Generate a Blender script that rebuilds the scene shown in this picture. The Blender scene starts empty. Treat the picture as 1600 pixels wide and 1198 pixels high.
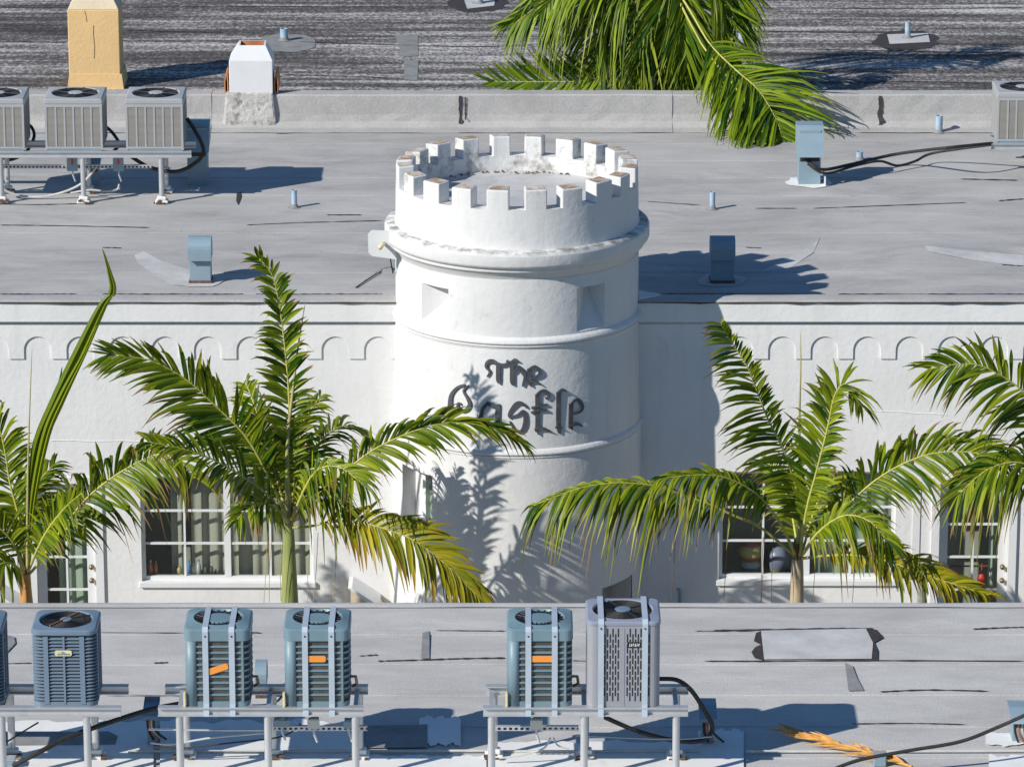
import bpy, bmesh, math, random
from mathutils import Vector, Matrix
random.seed(7)
R = math.radians
S = bpy.context.scene
COL = S.collection

# ------------------------------------------------------------------ camera, sky, sun, exposure
PITCH = R(16.5); FPX = 7200.0
CAM = Vector((-0.06, -53.39, 19.16))
cd = bpy.data.cameras.new('camera'); cam = bpy.data.objects.new('camera', cd); COL.objects.link(cam)
cam.location = CAM; cam.rotation_euler = (R(90) - PITCH, 0, 0)
cd.sensor_width = 36; cd.lens = FPX * 36 / 1600; cd.clip_start = 0.5; cd.clip_end = 2000
S.camera = cam
SUN_AZ = R(35); SUN_EL = R(33)            # light travels towards (+cos az, +sin az) and down
w = bpy.data.worlds.new('World'); S.world = w; w.use_nodes = True
wn = w.node_tree.nodes; bg = wn['Background']
sky = wn.new('ShaderNodeTexSky'); sky.sky_type = 'NISHITA'; sky.sun_disc = False
sky.sun_elevation = SUN_EL; sky.sun_rotation = math.atan2(-math.cos(SUN_AZ), -math.sin(SUN_AZ))
sky.air_density = 1.5; sky.dust_density = 0.0; sky.ozone_density = 10.0
w.node_tree.links.new(sky.outputs[0], bg.inputs[0]); bg.inputs[1].default_value = 0.075
sd = bpy.data.lights.new('sun', 'SUN'); sun = bpy.data.objects.new('sun', sd); COL.objects.link(sun)
sd.energy = 4.6; sd.angle = R(0.5); sd.color = (1.0, 0.955, 0.88)
sun.rotation_euler = Vector((math.cos(SUN_EL) * math.cos(SUN_AZ), math.cos(SUN_EL) * math.sin(SUN_AZ), -math.sin(SUN_EL))).to_track_quat('-Z', 'Y').to_euler()
sun.location = (-30, -20, 30)
S.view_settings.view_transform = 'Standard'; S.view_settings.look = 'None'
S.view_settings.exposure = 0.14; S.view_settings.gamma = 1
S.render.engine = 'CYCLES'
S.cycles.max_bounces = 6; S.cycles.transparent_max_bounces = 12

# ------------------------------------------------------------------ measuring helpers (photo pixel -> place in the world)
cp, sp = math.cos(PITCH), math.sin(PITCH)
def ray(u, v):
    a, b = u - 800, 599 - v
    return Vector((a, FPX * cp + b * sp, -FPX * sp + b * cp))
def PY(u, v, Y):
    d = ray(u, v); return CAM + d * ((Y - CAM.y) / d.y)
def PZ(u, v, Z):
    d = ray(u, v); return CAM + d * ((Z - CAM.z) / d.z)
def lerp(a, b, t): return a + (b - a) * t

# ------------------------------------------------------------------ materials
def mat(name, col, rough=0.7, metal=0.0, spec=0.5, var=0.12, vscale=3.0, stretch=(1, 1, 1), bump=0.0, bscale=60.0,
        stain=None, stain_amt=0.0, stain_scale=2.0, stain_lo=0.55, stain_hi=0.75, top_stain=False, stain_stretch=(1, 1, 1), grain=0.0, grain_scale=120, smear=None, vstreak=0.0):
    k_ = 1.22 if 0.06 < max(col) < 0.6 else 1.0
    col = tuple(c * k_ for c in col)
    m = bpy.data.materials.new(name); m.use_nodes = True
    nt = m.node_tree; N = nt.nodes; L = nt.links; b = N['Principled BSDF']
    b.inputs['Roughness'].default_value = rough; b.inputs['Metallic'].default_value = metal
    b.inputs['Specular IOR Level'].default_value = spec
    geo = N.new('ShaderNodeNewGeometry')
    def coords(st):
        mp = N.new('ShaderNodeMapping'); mp.inputs['Scale'].default_value = st
        L.new(geo.outputs['Position'], mp.inputs['Vector']); return mp.outputs[0]
    def noise(sc, st, det=6, rg=0.6):
        n = N.new('ShaderNodeTexNoise'); n.inputs['Scale'].default_value = sc; n.inputs['Detail'].default_value = det
        n.inputs['Roughness'].default_value = rg; L.new(coords(st), n.inputs['Vector']); return n.outputs['Fac']
    def mixc(fac, a, c, bt='MIX'):
        x = N.new('ShaderNodeMix'); x.data_type = 'RGBA'; x.blend_type = bt
        for s, k in ((fac, 0), (a, 6), (c, 7)):
            if hasattr(s, 'links'): L.new(s, x.inputs[k])
            elif k == 0: x.inputs[0].default_value = s
            else: x.inputs[k].default_value = (*s, 1) if len(s) == 3 else s
        return x.outputs[2]
    def ramp(f, lo, hi, a=0.0, c=1.0):
        x = N.new('ShaderNodeMapRange'); x.inputs[1].default_value = lo; x.inputs[2].default_value = hi
        x.inputs[3].default_value = a; x.inputs[4].default_value = c; L.new(f, x.inputs[0]); return x.outputs[0]
    def mul(a, c):
        x = N.new('ShaderNodeMath'); x.operation = 'MULTIPLY'
        for i, s in enumerate((a, c)):
            if hasattr(s, 'links'): L.new(s, x.inputs[i])
            else: x.inputs[i].default_value = s
        return x.outputs[0]
    dark = tuple(c * (1 - var) for c in col); lite = tuple(min(1, c * (1 + var)) for c in col)
    c = mixc(ramp(noise(vscale, stretch), 0.3, 0.7), dark, lite)
    if smear is not None:      # (colour, amount): mopped-on streaks with a wandering direction
        mp = N.new('ShaderNodeMapping'); mp.inputs['Scale'].default_value = (0.38, 1.0, 1); mp.inputs['Rotation'].default_value = (0, 0, 0.12)
        wp = N.new('ShaderNodeTexNoise'); wp.inputs['Scale'].default_value = 0.35; L.new(geo.outputs['Position'], wp.inputs['Vector'])
        av = N.new('ShaderNodeVectorMath'); av.operation = 'MULTIPLY_ADD'; av.inputs[1].default_value = (2.2, 1.8, 0); L.new(wp.outputs['Color'], av.inputs[0]); L.new(geo.outputs['Position'], av.inputs[2])
        L.new(av.outputs[0], mp.inputs[0]); ns = N.new('ShaderNodeTexNoise'); ns.inputs['Scale'].default_value = 2.6; ns.inputs['Detail'].default_value = 8; ns.inputs['Roughness'].default_value = 0.72
        L.new(mp.outputs[0], ns.inputs['Vector'])
        c = mixc(ramp(ns.outputs['Fac'], 0.42, 0.68, 0, smear[1]), c, smear[0])
    if vstreak:
        c = mixc(ramp(noise(3.0, (2.4, 2.4, 0.20), 7, 0.65), 0.50, 0.72, 0, vstreak), c, (0.47, 0.46, 0.44))
    if grain:
        g = noise(grain_scale, (1, 1, 1), 2, 0.7)
        c = mixc(ramp(g, 0.35, 0.65, 0, grain), c, tuple(x * 0.35 for x in col))
    if stain is not None:
        f = ramp(noise(stain_scale, stain_stretch, 8, 0.7), stain_lo, stain_hi, 0, stain_amt)
        if top_stain:
            sx = N.new('ShaderNodeSeparateXYZ'); L.new(geo.outputs['Normal'], sx.inputs[0])
            f = mul(f, ramp(sx.outputs['Z'], 0.2, 0.8))
        c = mixc(f, c, stain)
    m['_c'] = 1
    L.new(c, b.inputs['Base Color'])
    if bump:
        bp = N.new('ShaderNodeBump'); bp.inputs['Strength'].default_value = bump; bp.inputs['Distance'].default_value = 0.02
        L.new(noise(bscale, (1, 1, 1), 4), bp.inputs['Height']); L.new(bp.outputs[0], b.inputs['Normal'])
    del m['_c']
    return m

M = {}
M['stucco'] = mat('white_stucco', (0.74, 0.74, 0.735), 0.85, vstreak=0.18, var=0.05, vscale=1.3, bump=0.25, bscale=14, stain=(0.60, 0.60, 0.58), stain_amt=0.45, stain_scale=1.6, stain_lo=0.56, stain_hi=0.8, stain_stretch=(1, 1, 0.5))
M['tower'] = mat('tower_stucco', (0.68, 0.68, 0.675), 0.85, vstreak=0.22, var=0.05, vscale=1.5, bump=0.35, bscale=9, stain=(0.42, 0.39, 0.35), stain_amt=0.8, stain_scale=5, stain_lo=0.61, stain_hi=0.78)
M['weathered'] = mat('weathered_stucco', (0.70, 0.70, 0.68), 0.9, var=0.05, vscale=3, bump=0.4, bscale=16, stain=(0.20, 0.18, 0.16), stain_amt=0.8, stain_scale=5.5, stain_lo=0.48, stain_hi=0.66)
M['ledge'] = mat('ledge_stucco', (0.72, 0.72, 0.70), 0.9, var=0.05, vscale=3, bump=0.4, bscale=16, stain=(0.17, 0.16, 0.15), stain_amt=0.9, stain_scale=6, stain_lo=0.40, stain_hi=0.60, top_stain=True)
M['lichen'] = mat('lichen_stucco', (0.50, 0.46, 0.40), 0.95, var=0.15, vscale=6, bump=0.4, bscale=30, stain=(0.30, 0.18, 0.09), stain_amt=0.9, stain_scale=4, stain_lo=0.40, stain_hi=0.58)
M['fan_deck'] = mat('tower_deck_coating', (0.40, 0.40, 0.40), 0.8, var=0.12, vscale=2, bump=0.2, bscale=20, stain=(0.30, 0.30, 0.31), stain_amt=0.6, stain_scale=2.4, stain_lo=0.5, stain_hi=0.7)
M['rust'] = mat('rust_crumble', (0.10, 0.06, 0.045), 0.95, var=0.4, vscale=20)
M['membrane'] = mat('grey_roof_membrane', smear=((0.25, 0.245, 0.24), 0.62), col=(0.385, 0.375, 0.365), rough=0.85, var=0.15, vscale=1.0, stretch=(0.45, 1.2, 1), bump=0.25, bscale=50, stain=(0.50, 0.49, 0.47), stain_amt=0.75, stain_scale=0.55, stain_lo=0.46, stain_hi=0.66, stain_stretch=(0.35, 1, 1), grain=0.25, grain_scale=45)
M['membrane_light'] = mat('pale_roof_membrane', smear=((0.37, 0.36, 0.35), 0.5), col=(0.46, 0.45, 0.435), rough=0.85, var=0.08, vscale=1.3, stretch=(0.5, 1.2, 1), bump=0.3, bscale=60, stain=(0.32, 0.31, 0.30), stain_amt=0.6, stain_scale=0.9, stain_lo=0.5, stain_hi=0.72, stain_stretch=(0.4, 1.3, 1), grain=0.22, grain_scale=60)
M['patch'] = mat('pale_patch_membrane', (0.44, 0.435, 0.43), 0.85, var=0.16, vscale=3, bump=0.2, bscale=60, grain=0.2, grain_scale=60)
M['patch_grey'] = mat('grey_patch_membrane', (0.20, 0.20, 0.20), 0.85, var=0.2, vscale=5, bump=0.3, bscale=40)
M['tar'] = mat('roofing_tar', (0.045, 0.036, 0.034), 0.7, var=0.3, vscale=12)
M['upstand'] = mat('upstand_membrane', (0.36, 0.353, 0.345), 0.88, var=0.08, vscale=2, bump=0.35, bscale=40, stain=(0.28, 0.27, 0.26), stain_amt=0.5, stain_scale=1.4, stain_lo=0.52, stain_hi=0.74, grain=0.2, grain_scale=30)
M['white_coat'] = mat('white_roof_coating', (0.78, 0.78, 0.76), 0.7, var=0.05, vscale=2, stain=(0.50, 0.49, 0.45), stain_amt=0.5, stain_scale=3, stain_lo=0.55, stain_hi=0.75)
M['mortar'] = mat('flaking_render', (0.42, 0.41, 0.39), 0.95, var=0.2, vscale=6, bump=1.0, bscale=18, stain=(0.16, 0.15, 0.14), stain_amt=0.8, stain_scale=7, stain_lo=0.52, stain_hi=0.62)
M['yellow'] = mat('cream_yellow_stucco', (0.78, 0.53, 0.25), 0.9, var=0.05, vscale=2, bump=0.3, bscale=20, stain=(0.66, 0.44, 0.2), stain_amt=0.4, stain_scale=3)
M['cream'] = mat('cream_cap_stucco', (0.66, 0.56, 0.40), 0.9, var=0.06, vscale=3, bump=0.3, bscale=25)
M['terracotta'] = mat('terracotta', (0.42, 0.17, 0.06), 0.85, var=0.2, vscale=8, bump=0.3, bscale=40)
M['galv'] = mat('galvanised_sheet', (0.20, 0.275, 0.325), 0.5, metal=0.1, var=0.08, vscale=4, stain=(0.28, 0.29, 0.29), stain_amt=0.3, stain_scale=5)
M['alu'] = mat('mill_aluminium', (0.58, 0.59, 0.60), 0.42, metal=0.55, var=0.07, vscale=6, stain=(0.35, 0.33, 0.3), stain_amt=0.35, stain_scale=9)
M['strap'] = mat('strap_steel', (0.40, 0.46, 0.52), 0.5, metal=0.3, var=0.06, vscale=6)
M['pipe'] = mat('painted_vent_pipe', (0.27, 0.36, 0.44), 0.6, var=0.2, vscale=9, stain=(0.12, 0.10, 0.09), stain_amt=0.7, stain_scale=14)
M['ac_tan'] = mat('ac_beige_paint', (0.31, 0.318, 0.325), 0.5, var=0.05, vscale=4, stain=(0.3, 0.29, 0.26), stain_amt=0.3, stain_scale=5)
M['ac_louvre'] = mat('ac_louvre_paint', (0.29, 0.28, 0.255), 0.55, var=0.06, vscale=5)
M['ac_blue'] = mat('ac_slate_blue_paint', (0.125, 0.175, 0.235), 0.45, var=0.06, vscale=4)
M['ac_teal'] = mat('ac_teal_grey_paint', (0.13, 0.20, 0.235), 0.45, var=0.08, vscale=4, stain=(0.2, 0.25, 0.27), stain_amt=0.4, stain_scale=4)
M['ac_grey'] = mat('ac_lilac_grey_paint', (0.24, 0.25, 0.275), 0.4, var=0.04, vscale=4)
M['ac_top'] = mat('ac_lilac_top_paint', (0.21, 0.23, 0.29), 0.4, var=0.04, vscale=4)
M['coil'] = mat('coil_fins', (0.085, 0.085, 0.075), 0.6, metal=0.2, var=0.25, vscale=9)
M['fin'] = mat('coil_fin_edge', (0.20, 0.19, 0.17), 0.5, metal=0.4, var=0.2, vscale=9)
M['black'] = mat('black_plastic', (0.018, 0.018, 0.02), 0.5, var=0.2, vscale=8)
M['fan_blade'] = mat('fan_blade_metal', (0.12, 0.13, 0.14), 0.4, metal=0.5, var=0.2, vscale=8)
M['hub'] = mat('fan_motor', (0.33, 0.35, 0.36), 0.5, var=0.1, vscale=8)
M['hose'] = mat('pipe_insulation', (0.03, 0.028, 0.027), 0.75, var=0.4, vscale=14)
M['conduit'] = mat('grey_conduit', (0.42, 0.42, 0.40), 0.55, var=0.1, vscale=8)
M['orange'] = mat('orange_sticker', (0.83, 0.30, 0.05), 0.5, var=0.03)
M['plate'] = mat('maker_plate', (0.70, 0.62, 0.36), 0.4, var=0.1, vscale=14)
M['logo_blue'] = mat('logo_blue', (0.10, 0.20, 0.42), 0.5)
M['white_paint'] = mat('white_gloss_paint', (0.72, 0.73, 0.735), 0.45, var=0.03, vscale=4)
M['red'] = mat('red_plastic', (0.55, 0.03, 0.03), 0.5)
M['letter'] = mat('letter_grey_paint', (0.055, 0.058, 0.066), 0.6, var=0.25, vscale=6, stain=(0.22, 0.23, 0.25), stain_amt=0.45, stain_scale=14, stain_lo=0.54, stain_hi=0.7)
M['curtain'] = mat('curtain_cloth', (0.31, 0.305, 0.25), 0.9, var=0.06, vscale=5)
M['curtain_green'] = mat('sage_curtain_cloth', (0.29, 0.35, 0.28), 0.9, var=0.06, vscale=5)
M['room'] = mat('room_plaster', (0.36, 0.37, 0.33), 0.9)
M['ground'] = mat('courtyard_paving', (0.22, 0.21, 0.19), 0.9, var=0.2, vscale=2)
M['brass'] = mat('brass_knob', (0.20, 0.15, 0.09), 0.4, metal=0.7)
M['trunk_green'] = mat('crownshaft_green', (0.22, 0.25, 0.08), 0.55, var=0.18, vscale=5, stretch=(4, 4, 0.6), stain=(0.34, 0.28, 0.12), stain_amt=0.5, stain_scale=4, stain_stretch=(5, 5, 0.5))
M['trunk_tan'] = mat('trunk_tan', (0.36, 0.29, 0.19), 0.8, var=0.2, vscale=5, stretch=(6, 6, 0.6), stain=(0.22, 0.13, 0.05), stain_amt=0.6, stain_scale=6)
M['trunk_orange'] = mat('trunk_orange', (0.42, 0.22, 0.06), 0.7, var=0.25, vscale=6, stretch=(6, 6, 0.6))
M['husk'] = mat('crown_husk', (0.13, 0.065, 0.03), 0.85, var=0.4, vscale=14)
M['cactus'] = mat('cactus_pad', (0.20, 0.21, 0.15), 0.8, var=0.25, vscale=14)
M['dead'] = mat('dead_frond_straw', (0.52, 0.27, 0.07), 0.8, var=0.3, vscale=12)
M['spear'] = mat('spear_leaf', (0.34, 0.30, 0.12), 0.6, var=0.15, vscale=4)
for k, c in (('teal', (0.06, 0.22, 0.25)), ('gold', (0.36, 0.31, 0.12)), ('clay', (0.38, 0.15, 0.07)), ('plum', (0.20, 0.21, 0.30)), ('lime', (0.35, 0.42, 0.12)), ('skyblue', (0.10, 0.30, 0.60)), ('rose', (0.34, 0.10, 0.08)), ('bone', (0.6, 0.6, 0.55)), ('amber', (0.5, 0.2, 0.08))):
    M[k] = mat(k + '_glaze', c, 0.35, var=0.05)

def back_roof_mat():
    m = bpy.data.materials.new('worn_black_granule_roof'); m.use_nodes = True
    nt = m.node_tree; N = nt.nodes; L = nt.links; b = N['Principled BSDF']; b.inputs['Roughness'].default_value = 0.95
    geo = N.new('ShaderNodeNewGeometry')
    def noise(sc, st, det, rg):
        mp = N.new('ShaderNodeMapping'); mp.inputs['Scale'].default_value = st; L.new(geo.outputs['Position'], mp.inputs[0])
        n = N.new('ShaderNodeTexNoise'); n.inputs['Scale'].default_value = sc; n.inputs['Detail'].default_value = det; n.inputs['Roughness'].default_value = rg
        L.new(mp.outputs[0], n.inputs['Vector']); return n.outputs['Fac']
    def math_(op, a, c):
        x = N.new('ShaderNodeMath'); x.operation = op
        for i, s in enumerate((a, c)):
            if hasattr(s, 'links'): L.new(s, x.inputs[i])
            else: x.inputs[i].default_value = s
        return x.outputs[0]
    streak = noise(3.2, (0.06, 0.95, 1), 5, 0.62)
    fine = noise(22, (0.8, 0.45, 1), 4, 0.85)
    broad = noise(0.5, (0.5, 1, 1), 2, 0.5)
    f = math_('ADD', math_('MULTIPLY', streak, 1.25), math_('ADD', math_('MULTIPLY', fine, 1.15), math_('MULTIPLY', broad, 0.3)))
    r = N.new('ShaderNodeValToRGB'); cr = r.color_ramp
    cr.elements[0].position = 0.44; cr.elements[0].color = (0.030, 0.027, 0.028, 1)
    cr.elements[1].position = 0.66; cr.elements[1].color = (0.62, 0.60, 0.58, 1)
    e = cr.elements.new(0.535); e.color = (0.12, 0.108, 0.105, 1)
    L.new(math_('MULTIPLY', f, 0.4), r.inputs[0]); L.new(r.outputs[0], b.inputs['Base Color'])
    bp = N.new('ShaderNodeBump'); bp.inputs['Strength'].default_value = 0.5; bp.inputs['Distance'].default_value = 0.02
    L.new(fine, bp.inputs['Height']); L.new(bp.outputs[0], b.inputs['Normal'])
    return m
M['back_roof'] = back_roof_mat()

def leaf_mat(name, base, lite, dry, trans=0.28):
    m = bpy.data.materials.new(name); m.use_nodes = True
    nt = m.node_tree; N = nt.nodes; L = nt.links; b = N['Principled BSDF']
    b.inputs['Roughness'].default_value = 0.42; b.inputs['Specular IOR Level'].default_value = 0.28
    a = N.new('ShaderNodeAttribute'); a.attribute_name = 'leaf'      # x: random tone per leaflet, y: dryness towards the tip
    sx = N.new('ShaderNodeSeparateXYZ'); L.new(a.outputs['Vector'], sx.inputs[0])
    m1 = N.new('ShaderNodeMix'); m1.data_type = 'RGBA'; m1.inputs[6].default_value = (*base, 1); m1.inputs[7].default_value = (*lite, 1); L.new(sx.outputs[0], m1.inputs[0])
    m2 = N.new('ShaderNodeMix'); m2.data_type = 'RGBA'; m2.inputs[7].default_value = (*dry, 1); L.new(m1.outputs[2], m2.inputs[6]); L.new(sx.outputs[1], m2.inputs[0])
    L.new(m2.outputs[2], b.inputs['Base Color'])
    t = N.new('ShaderNodeBsdfTranslucent'); L.new(m2.outputs[2], t.inputs[0])
    mx = N.new('ShaderNodeMixShader'); mx.inputs[0].default_value = trans
    L.new(b.outputs[0], mx.inputs[1]); L.new(t.outputs[0], mx.inputs[2]); L.new(mx.outputs[0], N['Material Output'].inputs[0])
    return m
M['leaf'] = leaf_mat('palm_leaf', (0.038, 0.100, 0.005), (0.32, 0.375, 0.014), (0.30, 0.15, 0.07))
M['leaf_gold'] = leaf_mat('palm_leaf_yellowing', (0.10, 0.15, 0.006), (0.46, 0.38, 0.014), (0.36, 0.15, 0.04))
M['leaf_back'] = leaf_mat('palm_leaf_bright', (0.035, 0.105, 0.005), (0.29, 0.38, 0.014), (0.42, 0.36, 0.09))
M['rachis'] = mat('palm_rachis', (0.40, 0.37, 0.09), 0.5, var=0.15, vscale=5)

def glass_mat():
    m = bpy.data.materials.new('window_glass'); m.use_nodes = True
    nt = m.node_tree; N = nt.nodes; L = nt.links
    N.remove(N['Principled BSDF'])
    t = N.new('ShaderNodeBsdfTransparent'); t.inputs[0].default_value = (0.86, 0.90, 0.88, 1)
    g = N.new('ShaderNodeBsdfGlossy'); g.inputs['Roughness'].default_value = 0.02
    lw = N.new('ShaderNodeLayerWeight'); lw.inputs[0].default_value = 0.5
    pw = N.new('ShaderNodeMath'); pw.operation = 'POWER'; pw.inputs[1].default_value = 4.0; L.new(lw.outputs['Facing'], pw.inputs[0])
    f = N.new('ShaderNodeMapRange'); f.inputs[3].default_value = 0.05; f.inputs[4].default_value = 0.9; L.new(pw.outputs[0], f.inputs[0])
    mx = N.new('ShaderNodeMixShader'); L.new(f.outputs[0], mx.inputs[0]); L.new(t.outputs[0], mx.inputs[1]); L.new(g.outputs[0], mx.inputs[2])
    L.new(mx.outputs[0], N['Material Output'].inputs[0])
    return m
M['glass'] = glass_mat()

# ------------------------------------------------------------------ mesh helpers
ORG = {}
class MB:
    def __init__(s): s.v = []; s.f = []; s.leaf = None
    def add(s, vs, fs):
        n = len(s.v); s.v += [tuple(p) for p in vs]; s.f += [tuple(i + n for i in f) for f in fs]; return s
    def box(s, x0, x1, y0, y1, z0, z1):
        return s.add([(x0, y0, z0), (x1, y0, z0), (x1, y1, z0), (x0, y1, z0), (x0, y0, z1), (x1, y0, z1), (x1, y1, z1), (x0, y1, z1)],
                     [(0, 3, 2, 1), (4, 5, 6, 7), (0, 1, 5, 4), (1, 2, 6, 5), (2, 3, 7, 6), (3, 0, 4, 7)])
    def quad(s, a, b, c, d): return s.add([a, b, c, d], [(0, 1, 2, 3)])
    def tri(s, a, b, c): return s.add([a, b, c], [(0, 1, 2)])
    def poly(s, pts): return s.add(pts, [tuple(range(len(pts)))])
    def tube(s, pts, r, n=8, caps=True, closed=False):
        pts = [Vector(p) for p in pts]; rs = r if isinstance(r, (list, tuple)) else [r] * len(pts)
        m = len(pts); vs = []; ref = None
        for i, p in enumerate(pts):
            a = pts[(i - 1) % m] if (closed or i > 0) else p; b = pts[(i + 1) % m] if (closed or i < m - 1) else p
            t = (b - a).normalized()
            if ref is None: ref = Vector((0, 0, 1)) if abs(t.z) < 0.9 else Vector((1, 0, 0))
            x = t.cross(ref).normalized(); y = x.cross(t).normalized(); ref = y
            for k in range(n):
                q = 2 * math.pi * k / n; vs.append(p + (x * math.cos(q) + y * math.sin(q)) * rs[i])
        fs = []
        for i in range(m if closed else m - 1):
            j = (i + 1) % m
            for k in range(n):
                fs.append((i * n + k, i * n + (k + 1) % n, j * n + (k + 1) % n, j * n + k))
        if caps and not closed: fs += [tuple(range(n))[::-1], tuple((m - 1) * n + k for k in range(n))]
        return s.add(vs, fs)
    def lathe(s, prof, n=48, cx=0, cy=0, a0=0, a1=2 * math.pi):
        full = abs(a1 - a0 - 2 * math.pi) < 1e-6; c = n if full else n + 1; vs = []
        for r, z in prof:
            for k in range(c):
                q = a0 + (a1 - a0) * k / n; vs.append((cx + r * math.cos(q), cy + r * math.sin(q), z))
        fs = []
        for i in range(len(prof) - 1):
            for k in range(n):
                k2 = (k + 1) % c; fs.append((i * c + k, i * c + k2, (i + 1) * c + k2, (i + 1) * c + k))
        return s.add(vs, fs)
    def disc(s, cx, cy, z, r, n=32): return s.poly([(cx + r * math.cos(2 * math.pi * k / n), cy + r * math.sin(2 * math.pi * k / n), z) for k in range(n)])
    def build(s, name, m, parent=None, smooth=False, local=False, bevel=0, seg=2):
        off = Vector((0, 0, 0)) if (local or parent is None) else ORG[parent.name]
        me = bpy.data.meshes.new(name); me.from_pydata([tuple(Vector(p) - off) for p in s.v], [], s.f); me.update()
        if s.leaf:
            at = me.attributes.new('leaf', 'FLOAT_VECTOR', 'POINT'); at.data.foreach_set('vector', [c for t in s.leaf for c in t])
        if smooth: me.shade_smooth()
        me.materials.append(M[m] if isinstance(m, str) else m)
        o = bpy.data.objects.new(name, me); COL.objects.link(o)
        ORG[o.name] = off.copy()
        if parent: o.parent = parent
        if bevel:
            bv = o.modifiers.new('bevel', 'BEVEL'); bv.width = bevel; bv.segments = seg; bv.limit_method = 'ANGLE'
        return o
def thing(name, label, cat, loc=(0, 0, 0), group=None):
    o = bpy.data.objects.new(name, None); COL.objects.link(o); o.location = loc; ORG[o.name] = Vector(loc)
    return tag(o, label, cat, group)
def tag(o, label, cat, group=None):
    o['label'] = label; o['category'] = cat
    if group: o['group'] = group
    return o
def copy_tree(o, parent=None):
    c = o.copy(); COL.objects.link(c); c.parent = parent; ORG[c.name] = ORG[o.name].copy()
    for ch in list(o.children): copy_tree(ch, c)
    return c
def place(o, loc, label):
    o.location = loc; ORG[o.name] = Vector(loc); o['label'] = label; return o
def stuff(o): o['kind'] = 'stuff'; return o
def smooth_path(pts, per=8):
    pts = [Vector(p) for p in pts]; out = []
    for i in range(len(pts) - 1):
        p0 = pts[max(i - 1, 0)]; p1 = pts[i]; p2 = pts[i + 1]; p3 = pts[min(i + 2, len(pts) - 1)]
        for k in range(per):
            t = k / per
            out.append(0.5 * ((2 * p1) + (p2 - p0) * t + (2 * p0 - 5 * p1 + 4 * p2 - p3) * t * t + (3 * p1 - p0 - 3 * p2 + p3) * t ** 3))
    out.append(pts[-1]); return out

# ------------------------------------------------------------------ levels of the place
Z_EDGE = 4.40      # top of the castle facade
Z_ROOF = 4.13      # main roof surface behind it
Z_NEAR = 3.67      # roof of the near building
Y_NEAR = -9.0
Y_UP = 10.05       # face of the upstand wall at the back of the main roof
Z_BACK = 4.26

# ground
g = MB().quad((-400, -300, 0), (400, -300, 0), (400, 600, 0), (-400, 600, 0)).build('ground', 'ground'); g['kind'] = 'structure'

def sheet(x0, x1, y0, y1, z, seed, lip=0.007, wob=0.012, n=None):
    rnd = random.Random(seed); n = n or max(2, int((x1 - x0) / 0.35)); mb = MB(); a = []; b = []
    off = rnd.uniform(-1, 1); 
    for i in range(n + 1):
        x = lerp(x0, x1, i / n); wv = wob * math.sin(i * 0.37 + seed) + rnd.uniform(-wob, wob) * 0.5
        a.append((x, y0 + wv, z + lip + rnd.uniform(-0.0015, 0.0015))); b.append((x, y1, z + 0.0015))
    vs = a + b + [(p[0], p[1], z - 0.004) for p in a]; m = n + 1; fs = []
    for i in range(n):
        fs.append((i, i + 1, m + i + 1, m + i)); fs.append((2 * m + i, 2 * m + i + 1, i + 1, i))
    return mb.add(vs, fs)
def ribbon(pix, Z, wid, seed=0, lift=0.013):
    """irregular strip of tar along photo-measured points lying on the roof"""
    rnd = random.Random(seed); pts = smooth_path([PZ(u, v, Z) for u, v in pix], 10); mb = MB(); vs = []
    for i, p in enumerate(pts):
        k = wid * (0.35 + 0.65 * abs(math.sin(i * 0.9 + seed)) ** 0.7) * rnd.uniform(0.5, 1.2)
        if i in (0, len(pts) - 1): k *= 0.2
        vs += [(p.x, p.y - k, Z + lift), (p.x, p.y + k, Z + lift)]
    return mb.add(vs, [(2 * i, 2 * i + 2, 2 * i + 3, 2 * i + 1) for i in range(len(pts) - 1)])
def pixpoly(pix, Z, lift=0.013):
    return MB().poly([tuple(PZ(u, v, Z) + Vector((0, 0, lift))) for u, v in pix])

# ------------------------------------------------------------------ the castle building
B = thing('castle_building', 'long white stucco building with arched frieze and grey flat roof behind palms', 'building', (0, 0, 0))
XW = 12.0
def rect_px(u0, u1, v0, v1, Y=0):
    a = PY(u0, v0, Y); c = PY(u1, v1, Y); return (a.x, c.x, c.z, a.z)
WL = rect_px(218, 490, 744, 908); WR = rect_px(1125, 1397, 737, 905)
DL = rect_px(50, 155, 752, 940); DL = (DL[0], DL[1], 0.02, DL[3])
DR = rect_px(1466, 1576, 752, 940); DR = (DR[0], DR[1], 0.02, DR[3])
holes = [WL, WR, DL, DR]
def wall_holes(x0, x1, z0, z1, holes, Y, depth):
    xs = sorted({x0, x1} | {h[0] for h in holes} | {h[1] for h in holes}); zs = sorted({z0, z1} | {h[2] for h in holes} | {h[3] for h in holes})
    mb = MB()
    for i in range(len(xs) - 1):
        for j in range(len(zs) - 1):
            cx, cz = (xs[i] + xs[i + 1]) / 2, (zs[j] + zs[j + 1]) / 2
            if any(h[0] < cx < h[1] and h[2] < cz < h[3] for h in holes): continue
            mb.quad((xs[i], Y, zs[j]), (xs[i + 1], Y, zs[j]), (xs[i + 1], Y, zs[j + 1]), (xs[i], Y, zs[j + 1]))
    for a, b, c, d in holes:
        e = Y + depth
        mb.quad((a, Y, c), (a, Y, d), (a, e, d), (a, e, c)).quad((b, Y, d), (b, Y, c), (b, e, c), (b, e, d))
        mb.quad((a, Y, d), (b, Y, d), (b, e, d), (a, e, d)).quad((b, Y, c), (a, Y, c), (a, e, c), (b, e, c))
    return mb
wall_holes(-XW, XW, -0.05, Z_EDGE - 0.03, holes, 0.0, 0.16).build('front_wall', 'stucco', B)
mb = MB()   # room behind the openings
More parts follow.
